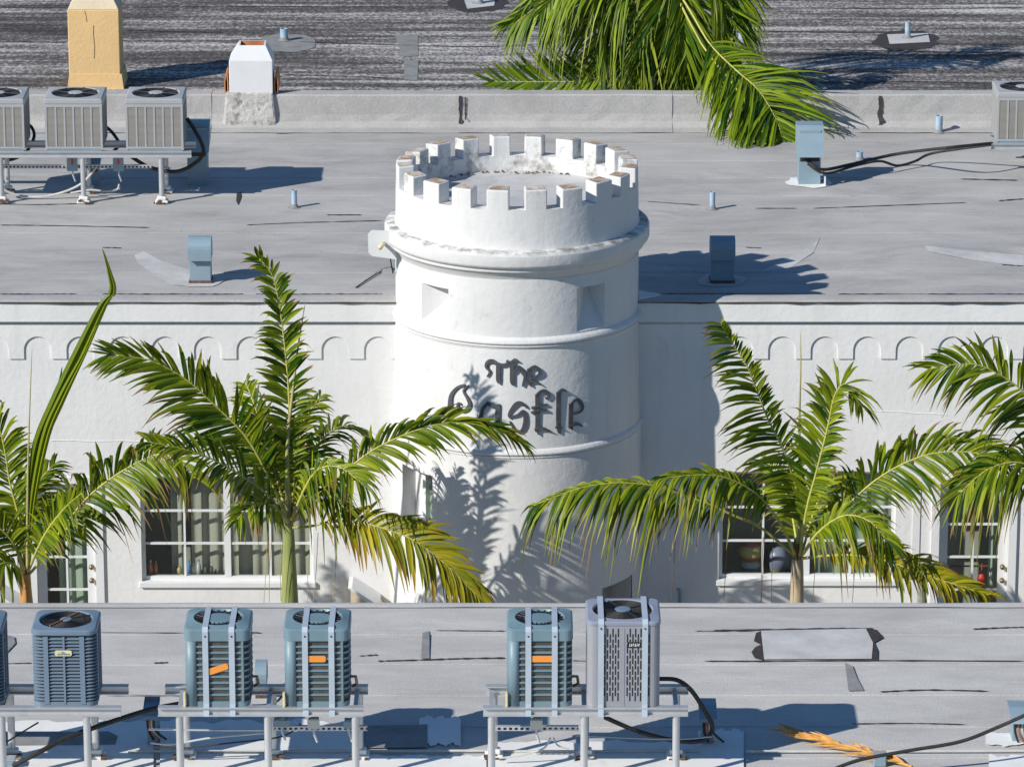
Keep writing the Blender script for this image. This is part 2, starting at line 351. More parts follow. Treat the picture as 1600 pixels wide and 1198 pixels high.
mb.quad((-XW, 0.16, Z_ROOF - 0.2), (XW, 0.16, Z_ROOF - 0.2), (XW, 5, Z_ROOF - 0.2), (-XW, 5, Z_ROOF - 0.2)).quad((-XW, .95, 0), (XW, .95, 0), (XW, .95, Z_ROOF - .2), (-XW, .95, Z_ROOF - .2)).quad((-XW, 0.16, 0.01), (XW, 0.16, 0.01), (XW, 5, 0.01), (-XW, 5, 0.01))
mb.build('interior_room', 'room', B)
mb = MB().box(-XW - 0.15, -XW, 0, Y_UP, 0, Z_ROOF - 0.01).build('side_wall', 'stucco', B)
mb = MB().box(XW, XW + 0.15, 0, Y_UP, 0, Z_ROOF - 0.01).build('side_wall', 'stucco', B)
MB().box(-XW, XW, 0.02, Y_UP + 0.02, Z_ROOF - 0.18, Z_ROOF - 0.006).build('roof_deck', 'membrane', B)
# roof membrane, roll by roll
ys = [0.3]
rr_ = random.Random(3)
while ys[-1] < Y_UP: ys.append(ys[-1] + 0.98)
ys[-1] = Y_UP
for i in range(len(ys) - 1):
    cuts = [-XW] + sorted(rr_.uniform(-9, 9) for _ in range(2)) + [XW]
    for j in range(3):
        sheet(cuts[j], cuts[j + 1], ys[i] - 0.05 if i else ys[i], ys[i + 1], Z_ROOF + 0.001 * j, i * 5 + j, 0.009).build('roof_sheet', 'membrane', B)
for k, (pix, wd) in enumerate([([(0, 353), (90, 354), (235, 357)], 0.02), ([(385, 353), (480, 349), (600, 346)], 0.02), ([(510, 337), (565, 337)], 0.025), ([(0, 320), (60, 321), (135, 319)], 0.018),
        ([(1010, 316), (1095, 322)], 0.018), ([(1180, 327), (1245, 327)], 0.02), ([(1270, 327), (1400, 322), (1510, 318)], 0.02), ([(1565, 415), (1600, 417)], 0.03), ([(160, 388), (190, 389)], 0.03),
        ([(1500, 281), (1590, 283)], 0.03), ([(1560, 315), (1600, 312)], 0.03), ([(1165, 388), (1190, 389)], 0.02), ([(430, 210), (560, 204), (730, 198)], 0.03), ([(740, 199), (900, 198), (1000, 204)], 0.03),
        ([(1370, 208), (1470, 207), (1560, 204)], 0.02), ([(228, 352), (236, 330)], 0.015), ([(555, 452), (590, 425), (612, 418)], 0.010), ([(950, 330), (990, 334)], 0.02)]):
    ribbon(pix, Z_ROOF, wd, k).build('tar_seam', 'tar', B)
for pix in ([(210, 400), (225, 394), (250, 408), (300, 425), (332, 440), (330, 448), (270, 447), (240, 430), (215, 412)], [(1190, 425), (1240, 400), (1275, 380), (1281, 370), (1272, 395), (1235, 420)], [(1445, 385), (1500, 392), (1600, 400), (1600, 418), (1520, 408), (1450, 394)]):
    pixpoly(pix, Z_ROOF, 0.012).build('roof_stain_patch', 'patch', B)
pixpoly([(370, 303), (378, 301), (376, 312), (372, 322), (369, 315)], Z_ROOF).build('tar_spot', 'tar', B)
for k_, (ua, ub) in enumerate(((0, 120), (160, 380), (400, 598), (1030, 1290), (1310, 1600))):
    mb = MB(); vs = []
    for i in range(41):
        x = PZ(lerp(ua, ub, i / 40), 457, Z_EDGE).x; wv = .010 + .012 * abs(math.sin(i * .8 + k_)) * rr_.random(); vs += [(x, .335 - wv, Z_EDGE - .045 + wv + .012), (x, .335 + wv, Z_EDGE - .045 - wv * .9 + .016)]
    mb.add(vs, [(2 * i, 2 * i + 2, 2 * i + 3, 2 * i + 1) for i in range(40)]).build('edge_crack', 'patch_grey', B)
# raised membrane edge on top of the facade
prof = [(-0.075, Z_EDGE - 0.035), (-0.085, Z_EDGE - 0.012), (-0.05, Z_EDGE + 0.002), (0.06, Z_EDGE + 0.012), (0.20, Z_EDGE + 0.004), (0.30, Z_EDGE - 0.03), (0.42, Z_EDGE - 0.14), (0.60, Z_ROOF + 0.012)]
n = 60; mb = MB(); vs = []
for i in range(n + 1):
    x = lerp(-XW, XW, i / n); vs += [(x, y + rr_.uniform(-.004, .004), z + rr_.uniform(-.005, .005)) for y, z in prof]
q = len(prof); mb.add(vs, [(i * q + k, (i + 1) * q + k, (i + 1) * q + k + 1, i * q + k + 1) for i in range(n) for k in range(q - 1)])
mb.build('roof_edge', 'upstand', B)
mb = MB(); vs = []
for i in range(121):
    x = lerp(-XW, XW, i / 120); d = rr_.uniform(0.0, 0.007) * (1 if math.sin(i * .7) > -.3 else 3); vs += [(x, -0.088, Z_EDGE - 0.012), (x, -0.088, Z_EDGE - 0.018 - d)]
mb.add(vs, [(2 * i, 2 * i + 1, 2 * i + 3, 2 * i + 2) for i in range(120)]).build('worn_edge_strip', 'tar', B)
zb = PY(800, 503, -0.06).z
MB().box(-XW, XW, -0.065, 0.02, zb, Z_EDGE - 0.03).build('fascia_band', 'stucco', B, bevel=0.006)
# arched frieze
zt = PY(800, 512, 0).z; za = PY(800, 525, 0).z; zp = PY(800, 560, 0).z; per = 66.4 / 129.6; ra = 0.166
def frieze(xa, xb, xc0, ):
    mb = MB(); th = 0.018; pts = []
    k0 = math.floor((xa - xc0) / per) - 1; k1 = math.ceil((xb - xc0) / per) + 1
    for k in range(k0, k1):
        c = xc0 + k * per; pts.append((c - per / 2, zp)); pts.append((c - ra, zp))
        for s in range(13):
            t = math.pi * (1 - s / 12); pts.append((c + ra * math.cos(t), za - ra + ra * math.sin(t)))
        pts.append((c + ra, zp))
    pts = [p for p in pts if xa <= p[0] <= xb]; pts = [(xa, pts[0][1])] + pts + [(xb, pts[-1][1])]
    for (x0, z0), (x1, z1) in zip(pts, pts[1:]):
        if abs(x1 - x0) > 1e-6: mb.quad((x0, -th, z0), (x1, -th, z1), (x1, -th, zt + 0.05), (x0, -th, zt + 0.05))
        mb.quad((x0, -th, z0), (x0, 0.002, z0), (x1, 0.002, z1), (x1, -th, z1))
    return mb
XR0 = PY(1222, 525, 0).x; XL0 = PY(590, 525, 0).x
frieze(1.40, XW, XR0).build('arch_frieze', 'stucco', B)
frieze(-XW, -1.40, XL0).build('arch_frieze', 'stucco', B)
for u in (1025, 1157, 1289, 1421, 1553, 590, 457, 325, 190, 57):
    p = PY(u, 535, 0); MB().lathe([(0.0, -0.006), (0.013, -0.006), (0.018, 0.0)], 10).build('weep_hole', 'black', B, local=True)
    o = bpy.data.objects[list(ORG)[-1]]; o.location = p; o.rotation_euler = (R(90), 0, 0)
# hairline render seam ridges on the facade
for (u0, v0, u1, v1) in ((80, 688, 300, 690), (1340, 640, 1480, 648)):
    a = PY(u0, v0, 0); c = PY(u1, v1, 0); MB().tube([(lerp(a.x, c.x, t / 8), -0.001, lerp(a.z, c.z, t / 8) + 0.006 * math.sin(t * 2)) for t in range(9)], 0.006, 5).build('render_ridge', 'stucco', B)

def window(rect, cols, rows, sashes, parent, Y=0.07, sill=True):
    x0, x1, z0, z1 = rect; fw = 0.045; mb = MB()
    mb.box(x0, x0 + fw, Y, Y + 0.06, z0, z1).box(x1 - fw, x1, Y, Y + 0.06, z0, z1).box(x0 + fw, x1 - fw, Y, Y + 0.06, z1 - fw, z1).box(x0 + fw, x1 - fw, Y, Y + 0.06, z0, z0 + fw)
    if sashes == 2: xm = (x0 + x1) / 2; mb.box(xm - 0.04, xm + 0.04, Y - 0.005, Y + 0.06, z0 + fw, z1 - fw)
    f = mb.build('window', 'white_paint', parent)
    if sill: MB().box(x0 - 0.03, x1 + 0.03, -0.038, Y, z0 - 0.07, z0 - 0.003).build('sill', 'white_paint', f, bevel=0.006)
    spans = [(x0 + fw, x1 - fw)] if sashes == 1 else [(x0 + fw, xm - 0.04), (xm + 0.04, x1 - fw)]
    for a, b in spans: panes(f, a, b, z0 + fw, z1 - fw, cols, rows, Y + 0.02)
    return f
def panes(f, a, b, c, d, cols, rows, Y):
    for i in range(1, cols):
        x = lerp(a, b, i / cols); MB().box(x - 0.013, x + 0.013, Y - 0.012, Y + 0.012, c, d).build('muntin', 'white_paint', f)
    for j in range(1, rows):
        z = lerp(c, d, j / rows); MB().box(a, b, Y - 0.0145, Y + 0.0145, z - 0.013, z + 0.013).build('muntin', 'white_paint', f)
    for i in range(cols):
        for j in range(rows):
            MB().quad((lerp(a, b, i / cols), Y, lerp(c, d, j / rows)), (lerp(a, b, (i + 1) / cols), Y, lerp(c, d, j / rows)), (lerp(a, b, (i + 1) / cols), Y, lerp(c, d, (j + 1) / rows)), (lerp(a, b, i / cols), Y, lerp(c, d, (j + 1) / rows))).build('pane', 'glass', f)
window(WL, 2, 3, 2, B); window(WR, 2, 3, 2, B)
def door(rect, knob_side, parent):
    x0, x1, z0, z1 = rect; Y = 0.06; st = 0.14; mb = MB()
    mb.box(x0 + 0.03, x0 + st, Y, Y + 0.05, z0, z1 - 0.03).box(x1 - st, x1 - 0.03, Y, Y + 0.05, z0, z1 - 0.03).box(x0 + st, x1 - st, Y, Y + 0.05, z1 - 0.15, z1 - 0.03).box(x0 + st, x1 - st, Y, Y + 0.05, z0, z0 + 0.25)
    d = mb.build('door', 'white_paint', parent)
    panes(d, x0 + st, x1 - st, z0 + 0.25, z1 - 0.15, 2, 4, Y + 0.025)
    MB().box(x0 - 0.07, x0 + 0.028, -0.03, Y + 0.05, z0, z1 + 0.06).box(x1 - 0.028, x1 + 0.07, -0.03, Y + 0.05, z0, z1 + 0.06).box(x0 + 0.028, x1 - 0.028, -0.03, Y + 0.05, z1 - 0.028, z1 + 0.06).build('door_frame', 'white_paint', d)
    xk = x1 - 0.085 if knob_side > 0 else x0 + 0.085
    for zk in (PY(140, 887, 0).z, PY(140, 908, 0).z):
        MB().lathe([(0.0, 0.06), (0.025, 0.055), (0.032, 0.04), (0.02, 0.02), (0.03, 0.0)], 16).build('knob', 'brass', d, smooth=True, local=True)
        o = bpy.data.objects[list(ORG)[-1]]; o.location = (xk, Y, zk); o.rotation_euler = (R(90), 0, 0)
    return d
door(DL, 1, B); door(DR, 1, B)
MB().box(DR[0] - 0.30, DR[0] - 0.21, -0.012, 0.0, 0.4, DR[3]).build('wall_pilaster', 'white_paint', B)

# ------------------------------------------------------------------ the tower
TY = 0.12
T = thing('round_tower', 'round white castle tower with crenellated top and dark lettering', 'tower', (0, TY, 0))
def zf(v, r): return PY(808, v, TY - r).z
RU, RM, RL = 1.462, 1.485, 1.515
z_top = zf(299, 1.45); z_notch = zf(329, 1.45); z_pb = zf(390, 1.45)
z_deck = z_notch - 0.20
def tower_section(ra_, rb_, z0, z1, openings, name, seg=120):
    """shaft between z0 (radius ra_) and z1 (radius rb_); openings: (angle0, angle1, zlo, zhi), angle 0 faces the camera, positive to the right"""
    an = sorted({-180 + 360 * k / seg for k in range(seg + 1)} | {o[0] for o in openings} | {o[1] for o in openings})
    zs = sorted({z0, z1} | {lerp(z0, z1, k / 6) for k in range(7)} | {o[2] for o in openings if z0 < o[2] < z1} | {o[3] for o in openings if z0 < o[3] < z1})
    mb = MB()
    rad = lambda z: lerp(ra_, rb_, (z - z0) / (z1 - z0))
    idx = {}
    for i, a in enumerate(an):
        for j, z in enumerate(zs): idx[i, j] = len(mb.v); r = rad(z); mb.v.append((r * math.sin(R(a)), TY - r * math.cos(R(a)), z))
    for i in range(len(an) - 1):
        for j in range(len(zs) - 1):
            ca, cz = (an[i] + an[i + 1]) / 2, (zs[j] + zs[j + 1]) / 2
            if any(o[0] < ca < o[1] and o[2] < cz < o[3] for o in openings): continue
            mb.f.append((idx[i, j], idx[i + 1, j], idx[i + 1, j + 1], idx[i, j + 1]))
    return mb.build(name, 'tower', T, smooth=True)
def tp(a, r, z): return Vector((r * math.sin(R(a)), TY - r * math.cos(R(a)), z))
def ang(u, r=1.47): return math.degrees(math.asin(max(-1, min(1, (u - 808) / 130.5 / r))))
z_r1t, z_r1b = zf(532, RU), zf(546, RU); z_r2t, z_r2b = zf(705, RM), zf(721, RM)
z_cb = zf(437, RU)
# niches
def zat(u, v, r):
    a = ang(u, r); return PY(u, v, TY - r * math.cos(R(a))).z
nl = (ang(660), ang(702), (zat(660, 498, RU) + zat(702, 514, RU)) / 2, (zat(660, 440, RU) + zat(702, 453, RU)) / 2)
nr = (ang(900), ang(944), (zat(900, 518, RU) + zat(944, 510, RU)) / 2, (zat(900, 449, RU) + zat(944, 443, RU)) / 2)
tower_section(RU, RU, z_r1b, z_cb, [nl, nr], 'upper_shaft')
for o, back in ((nl, 0.96), (nr, 0.90)):
    a0, a1, c, d = o; P_ = tp(lerp(a0, a1, back), RU - 0.26, lerp(c, d, 0.86))
    k = 6; mb = MB()
    edge = [tp(lerp(a0, a1, i / k), RU, d) for i in range(k + 1)] + [tp(a1, RU, lerp(d, c, i / k)) for i in range(1, k + 1)] + [tp(lerp(a1, a0, i / k), RU, c) for i in range(1, k + 1)] + [tp(a0, RU, lerp(c, d, i / k)) for i in range(1, k + 1)]
    for p, q_ in zip(edge, edge[1:]): mb.tri(p, P_, q_)
    mb.build('niche', 'tower', T)
tower_section(RM + 0.012, RM - 0.015, z_r2b, z_r1t, [], 'middle_shaft')
wz0, wz1 = zat(663, 836, RL), zat(663, 740, RL); wa0, wa1 = ang(628, RL), ang(676, RL)
dz1 = zat(960, 912, RL); da0, da1 = ang(941, RL), ang(989, RL)
tower_section(RL + 0.02, RL - 0.01, 0.0, z_r2t, [(wa0, wa1, wz0, wz1), (da0, da1, 0.0, dz1)], 'lower_shaft')
def recess(a0, a1, z0, z1, dep, name, m='tower'):
    mb = MB(); f = [tp(a0, RL, z0), tp(a1, RL, z0), tp(a1, RL, z1), tp(a0, RL, z1)]
    n_ = tp((a0 + a1) / 2, 1, 0) - Vector((0, TY, 0)); b = [p - n_ * dep for p in f]
    for i in range(4): j = (i + 1) % 4; mb.quad(f[i], f[j], b[j], b[i])
    o = mb.build(name, m, T); return o, b
o, b = recess(wa0, wa1, wz0, wz1, 0.20, 'window_recess')
# tower side window: pale jamb panel, post and sage glass
jl = (b[1] - b[0])
for t0, t1, m, nm in ((0.0, 0.36, 'stucco', 'jamb_panel'), (0.36, 0.46, 'white_paint', 'window_post')):
    p0, p1 = b[0] + jl * t0, b[0] + jl * t1; dz = Vector((0, 0, wz1 - wz0)); nn = Vector((jl.y, -jl.x, 0)).normalized() * (0.06 if nm == 'window_post' else 0.01)
    MB().quad(p0 + nn, p1 + nn, p1 + dz + nn, p0 + dz + nn).quad(p1 + nn, p1, p1 + dz, p1 + dz + nn).build(nm, m, T)
p0, p1 = b[0] + jl * 0.44, b[1]; dz = Vector((0, 0, wz1 - wz0))
MB().quad(p0, p1, p1 + dz, p0 + dz).build('window_blind', 'curtain_green', T)
nn = Vector((jl.y, -jl.x, 0)).normalized() * 0.02
MB().quad(p0 + nn, p1 + nn, p1 + dz + nn, p0 + dz + nn).build('pane', 'glass', T)
o, b = recess(da0, da1, 0.0, dz1, 0.30, 'doorway_recess')
MB().quad(*b).build('dark_door', 'room', T)
# mouldings
for R0, R1, zt_, zb_ in ((RU, RM, z_r1t, z_r1b), (RM, RL, z_r2t, z_r2b)):
    MB().lathe([(R0 - .012, zt_ + .045), (R0 + .006, zt_ + .03), (R0 + .034, zt_ + .006), (R0 + .048, zt_ - .020), (R0 + .048, zt_ - .036), (R0 + .036, zt_ - .050), (R0 + .022, zt_ - .054), (R0 + .020, zt_ - .060), (R0 + .032, zt_ - .066), (R0 + .032, zt_ - .078), (R0 + .018, zt_ - .084), (R0 + .016, zb_ + .010), (R1 - .02, zb_ - .012)], 120, 0, TY).build('ring_moulding', 'tower', T)
zc0 = zf(398, 1.585); zc1 = zf(420, 1.58)
MB().lathe([(1.43, z_pb + .012), (1.46, z_pb - .005), (1.555, zc0 + .018), (1.58, zc0 - .005), (1.588, zc0 - .03)], 120, 0, TY).build('cornice_ledge', 'ledge', T, smooth=True)
MB().lathe([(1.588, zc0 - .03), (1.59, zc1 + .03), (1.578, zc1), (1.545, zc1 - .015), (1.535, zc1 - .03), (1.54, zc1 - .045), (1.53, zc1 - .07), (1.50, zc1 - .08), (1.495, zc1 - .10), (1.475, zc1 - .115), (RU - .01, z_cb - .02)], 120, 0, TY).build('cornice', 'tower', T, smooth=True)
# parapet wall ring (below the merlons)
MB().lathe([(1.47, z_pb - .02), (1.458, z_pb + .06), (1.45, z_notch)], 120, 0, TY).build('parapet_wall', 'tower', T, smooth=True)
MB().lathe([(1.45, z_notch), (1.25, z_notch)], 120, 0, TY).build('parapet_ledge', 'weathered', T)
MB().lathe([(1.25, z_notch), (1.245, z_deck)], 120, 0, TY).build('parapet_inner_face', 'weathered', T, smooth=True)
MB().lathe([(1.26, z_deck + .02), (1.2, z_deck + .004), (0.7, z_deck - .01), (0.001, z_deck - .02)], 64, 0, TY).build('tower_deck', 'fan_deck', T, smooth=True)
# crumbled rubble where deck meets the far parapet
mb = MB(); rq = random.Random(5)
for k in range(46):
    a = rq.gauss(180, 26); r = rq.uniform(1.17, 1.235) - (0.10 * max(0, 1 - abs(a - 176) / 10)); p = tp(a, r, z_deck + .012); s = rq.uniform(0.008, 0.026)
    mb.add([p + Vector((-s, 0, 0)), p + Vector((s, -s * .3, 0)), p + Vector((0, s, 0)), p + Vector((0, 0, s))], [(0, 1, 3), (1, 2, 3), (2, 0, 3)])
stuff(mb.build('crumbled_render', 'rust', T))
# merlons, one object each
hw = 5.0
def merlon_mesh(seed):
    rq = random.Random(seed); k = 4; mb = MB(); ro, ri = 1.449, 1.251; h = z_top + rq.uniform(-.012, .012)
    wv = hw + rq.uniform(-.45, .45)
    vs = []
    for i in range(k + 1):
        a = -wv + 2 * wv * i / k
        for r, z in ((ro, z_notch - .01), (ro, h), (ri, h + .01), (ri, z_notch - .01)): vs.append((r * math.sin(R(a)), -r * math.cos(R(a)), z))
    fs = []
    for i in range(k):
        p = 4 * i
        for j in range(3): fs.append((p + j, p + 4 + j, p + 5 + j, p + 1 + j))
    fs += [(0, 1, 2, 3), (4 * k, 4 * k + 1, 4 * k + 2, 4 * k + 3)]
    return mb.add(vs, fs), wv, h
for i in range(20):
    mb, wv, h = merlon_mesh(i)
    o = mb.build('merlon', 'weathered' if i in (5, 7, 8, 9, 11, 12, 13, 14, 16) else 'tower', T, local=True, bevel=0.014, seg=2)
    bm_ = bmesh.new(); bm_.from_mesh(o.data); bmesh.ops.recalc_face_normals(bm_, faces=bm_.faces); bm_.to_mesh(o.data); bm_.free()
    o.rotation_euler = (0, 0, R(9 + 18 * i + random.uniform(-.5, .5)))
    c = MB(); vs = []
    for j in range(5):
        a = (-wv + .8) + 2 * (wv - .8) * j / 4
        for r in (1.43, 1.27): vs.append((r * math.sin(R(a)), -r * math.cos(R(a)), h + (.013 if r < 1.3 else .005)))
    c.add(vs, [(2 * j, 2 * j + 2, 2 * j + 3, 2 * j + 1) for j in range(4)])
    c.build('lichen_crust', 'lichen', o, local=True)
# smear of white render where the tower meets the roof edge
for pts in ([(998, 452), (1008, 455), (1022, 457), (1033, 459), (1026, 462), (1014, 464), (998, 466)],):
    vs = [PZ(u, v, Z_EDGE + .022) for u, v in pts]
    mb = MB(); n_ = len(vs); mb.add(vs + [p - Vector((0, 0, .03)) for p in vs], [tuple(range(n_))[::-1]] + [(i, (i + 1) % n_, n_ + (i + 1) % n_, n_ + i) for i in range(n_)])
    mb.build('flashing_smear', 'stucco', T, bevel=.008)

# lettering: calligraphic strokes measured from the photo, standing proud of the curved wall
SG = thing('castle_lettering', 'dark grey blackletter sign The Castle on the tower wall', 'sign', (0, TY - RM, PY(808, 640, TY - RM).z))
def on_cyl(u, v, r):
    d = ray(u, v); ox, oy = CAM.x, CAM.y - TY
    a = d.x ** 2 + d.y ** 2; b_ = 2 * (ox * d.x + oy * d.y); c = ox * ox + oy * oy - r * r
    t = (-b_ - math.sqrt(b_ * b_ - 4 * a * c)) / (2 * a); return CAM + d * t
def letter(strokes, name='letter'):
    mb = MB()
    for depth, (pts, wd) in enumerate(strokes):
        pts = [Vector((680 + x / 6.154, 540 + y / 6.154, 0)) for x, y in pts]; path = smooth_path(pts, 5); nn = len(path); vs = []
        ws = wd if isinstance(wd, (list, tuple)) else (wd, wd)
        for i, p in enumerate(path):
            t = (path[min(i + 1, nn - 1)] - path[max(i - 1, 0)]).normalized(); nrm = Vector((-t.y, t.x, 0)); tt = i / (nn - 1)
            if len(ws) == 2: k = lerp(ws[0], ws[1], tt)
            else: k = lerp(ws[0], ws[1], tt * 2) if tt < .5 else lerp(ws[1], ws[2], tt * 2 - 1)
            k = k / 6.154 / 2 * .98
            for s in (-1, 1):
                q = p + nrm * (k * s)
                vs.append(on_cyl(q.x, q.y, RM + 0.020 + 0.003 * depth))
        front = len(vs)
        for p in list(vs):
            d = Vector((p.x, p.y - TY, 0)); L_ = d.length; vs.append(Vector((p.x * (RM - .03) / L_, TY + (p.y - TY) * (RM - .03) / L_, p.z)))
        fs = []
        for i in range(nn - 1):
            a, b_, c, d = 2 * i, 2 * i + 1, 2 * i + 3, 2 * i + 2
            fs += [(a, b_, c, d), (a, d, d + front, a + front), (b_, b_ + front, c + front, c)]
        fs += [(0, front, front + 1, 1), (2 * nn - 2, 2 * nn - 1, front + 2 * nn - 1, front + 2 * nn - 2)]
        mb.add(vs, fs)
    o = mb.build(name, 'letter', SG); return o
letter([([(497, 300), (522, 250), (488, 205), (500, 160), (545, 152), (610, 185), (665, 188), (700, 165), (685, 145)], (14, 36, 18)), ([(606, 185), (606, 330), (622, 368)], (44, 44, 6))])
letter([([(740, 150), (740, 345), (764, 380)], (44, 44, 6)), ([(728, 165), (765, 140), (805, 156)], (20, 26, 6)), ([(755, 262), (800, 208), (845, 262), (860, 310), (836, 392)], (12, 40, 8))])
letter([([(905, 225), (905, 345), (932, 398)], (40, 44, 6)), ([(890, 240), (960, 205), (1008, 252), (992, 290), (915, 322)], (16, 36, 10)), ([(905, 350), (965, 345), (1020, 380)], (24, 20, 8))])
letter([([(285, 380), (215, 400), (155, 470), (142, 560), (142, 660), (170, 750), (240, 800), (300, 800)], (16, 50, 14)), ([(318, 382), (270, 432), (305, 500), (330, 560), (308, 608), (262, 628), (222, 600), (216, 556), (250, 566)], (10, 44, 12))])
letter([([(505, 552), (455, 610), (436, 690), (446, 750), (490, 790), (560, 770), (605, 710)], (26, 44, 12)), ([(490, 545), (545, 580), (622, 575)], (14, 38, 22)), ([(600, 575), (600, 740), (632, 800)], (42, 44, 8))])
letter([([(884, 600), (850, 565), (795, 556), (740, 610), (708, 668), (728, 704)], (16, 44, 10)), ([(715, 690), (790, 672), (850, 636), (868, 720), (850, 800), (812, 830), (760, 800), (716, 730)], (16, 46, 14))])
letter([([(985, 470), (985, 780), (962, 815)], (46, 46, 20)), ([(968, 490), (1005, 450), (1055, 436), (1094, 472), (1078, 512), (1056, 496)], (16, 34, 8)), ([(926, 602), (1000, 582), (1078, 566)], (20, 16)), ([(924, 648), (1000, 625), (1078, 622)], (20, 16)), ([(958, 815), (1035, 798), (1126, 830)], (30, 30, 6)), ([(975, 800), (992, 856)], (36, 5))])
letter([([(1190, 450), (1188, 775), (1205, 850)], (46, 46, 8)), ([(1170, 468), (1225, 426), (1270, 442)], (16, 28, 8)), ([(1190, 770), (1155, 790)], (28, 6)), ([(1185, 780), (1230, 800)], (24, 6))])
letter([([(1310, 560), (1306, 760), (1322, 806)], (42, 44, 8)), ([(1294, 575), (1370, 516), (1414, 580), (1396, 632), (1320, 662)], (14, 40, 12)), ([(1285, 785), (1365, 752), (1418, 775)], (20, 30, 12))])

# ------------------------------------------------------------------ upstand wall at the back of the main roof
ZU = PY(800, 148, Y_UP).z
U = thing('parapet_wall', 'low grey membrane-covered parapet wall across the back of the roof', 'wall', (0, Y_UP, Z_ROOF))
us = [-XW, -6.1, -4.3, -0.75, 2.2, 4.9, 8.1, XW]
for i in range(len(us) - 1):
    mb = MB(); vs = []; n = 14; rq = random.Random(i)
    pr = [(-0.35, Z_ROOF + .012), (-0.12, Z_ROOF + .03), (-0.02, Z_ROOF + .10), (0, Z_ROOF + .2), (0.0, ZU - .02), (0.02, ZU), (0.25, ZU + .004), (0.27, ZU - .02), (0.27, 2.5)]
    for k in range(n + 1):
        x = lerp(us[i] - (0.06 if i else 0), us[i + 1], k / n); st = 0.004 * (i % 2)
        vs += [(x, Y_UP + y - st + rq.uniform(-.006, .006), z + rq.uniform(-.004, .004) + st) for y, z in pr]
    q = len(pr); mb.add(vs, [(k * q + j, (k + 1) * q + j, (k + 1) * q + j + 1, k * q + j + 1) for k in range(n) for j in range(q - 1)])
    mb.build('flashing_sheet', 'upstand', U)
for (u, v0, v1, wd) in ((1375, 150, 200, 4.5), (719, 150, 192, 3.0), (727, 152, 186, 1.5)):
    mb = MB(); vs = []; rq = random.Random(u)
    for k in range(13):
        v = lerp(v0, v1, k / 12); a = PY(u - wd * rq.uniform(.3, 1), v, Y_UP - .022); b_ = PY(u + wd * rq.uniform(.5, 1), v, Y_UP - .022)
        if v > 185: a.y -= .06; b_.y -= .06
        vs += [a, b_]
    mb.add(vs, [(2 * k, 2 * k + 1, 2 * k + 3, 2 * k + 2) for k in range(12)]).build('tar_streak', 'tar', U)

# ------------------------------------------------------------------ neighbouring building behind (dark worn roof)
K = thing('rear_building', 'neighbouring building with streaked black and grey flat roof at the top', 'building', (0, 11.7, 0))
MB().box(-45, 45, 11.7, 60, -0.05, Z_BACK - 0.004).build('building_body', 'stucco', K)
MB().quad((-45, 11.68, Z_BACK), (45, 11.68, Z_BACK), (45, 60, Z_BACK), (-45, 60, Z_BACK)).build('roof_surface', 'back_roof', K)
def ell(u, v, ru, rv, Z, seed, lift=0.006, m='tar', nm='tar_ring'):
    rq = random.Random(seed); return pixpoly([(u + ru * math.cos(t * .2618) * rq.uniform(.88, 1.08), v + rv * math.sin(t * .2618) * rq.uniform(.88, 1.08)) for t in range(24)], Z, lift).build(nm, m, K)
ell(1415, 64, 52, 17, Z_BACK, 1); ell(745, 6, 48, 14, Z_BACK, 2); ell(452, 68, 44, 15, Z_BACK, 3, m='patch_grey')
pixpoly([(1386, 55), (1450, 53), (1453, 67), (1390, 70)], Z_BACK, 0.010).build('pipe_flashing', 'patch', K)
pixpoly([(722, -8), (775, -10), (772, 10), (730, 15)], Z_BACK, 0.010).build('pipe_flashing', 'patch', K)
pixpoly([(616, 55), (653, 55), (653, 88), (630, 90)], Z_BACK, 0.006).build('roof_patch', 'patch_grey', K)
pixpoly([(631, 95), (654, 95), (652, 127), (632, 125)], Z_BACK, 0.006).build('roof_patch', 'patch_grey', K)
for k, pix in enumerate(([(0, 12), (60, 13), (105, 12)], [(205, 12), (420, 11), (640, 12)], [(1300, 14), (1450, 14), (1600, 13)], [(430, 65), (700, 73), (830, 72)], [(1200, 50), (1340, 52), (1400, 51)], [(440, 117), (620, 123)], [(200, 48), (240, 49), (350, 52)], [(1270, 78), (1600, 84)], [(0, 66), (105, 67)], [(1255, 130), (1420, 128), (1550, 131)], [(1490, 15), (1502, 30), (1504, 50)], [(366, 14), (368, 45)])):
    ribbon(pix, Z_BACK, 0.03, k + 40, 0.006).build('tar_seam', 'tar', K)

# chimneys
def hexa(name, m, parent, x0, x1, y0, y1, z0, z1, tx=0, ty=0, bevel=0.0):
    """box whose top is drawn in by tx / ty on every side"""
    mb = MB().add([(x0, y0, z0), (x1, y0, z0), (x1, y1, z0), (x0, y1, z0), (x0 + tx, y0 + ty, z1), (x1 - tx, y0 + ty, z1), (x1 - tx, y1 - ty, z1), (x0 + tx, y1 - ty, z1)],
                  [(0, 3, 2, 1), (4, 5, 6, 7), (0, 1, 5, 4), (1, 2, 6, 5), (2, 3, 7, 6), (3, 0, 4, 7)])
    return mb.build(name, m, parent, bevel=bevel)
yc = 11.95
a = PY(107, 145, yc); c = PY(189, 16, yc); x0, x1 = PY(107, 80, yc).x, PY(187, 80, yc).x
CH = thing('chimney', 'tall cream yellow stucco chimney behind the parapet wall', 'chimney', ((x0 + x1) / 2, yc, Z_BACK))
dp = 0.62
hexa('shaft', 'yellow', CH, x0, x1, yc, yc + dp, Z_BACK + .2, c.z, 0, 0, 0.012)
hexa('flared_base', 'yellow', CH, x0 - .03, x1 + .05, yc - .03, yc + dp + .1, Z_BACK - .02, Z_BACK + .22, .03, .02)
hexa('cap', 'cream', CH, x0 + .002, x1 - .002, yc + .002, yc + dp - .002, c.z + .002, c.z + .17, .09, .09, 0.008)
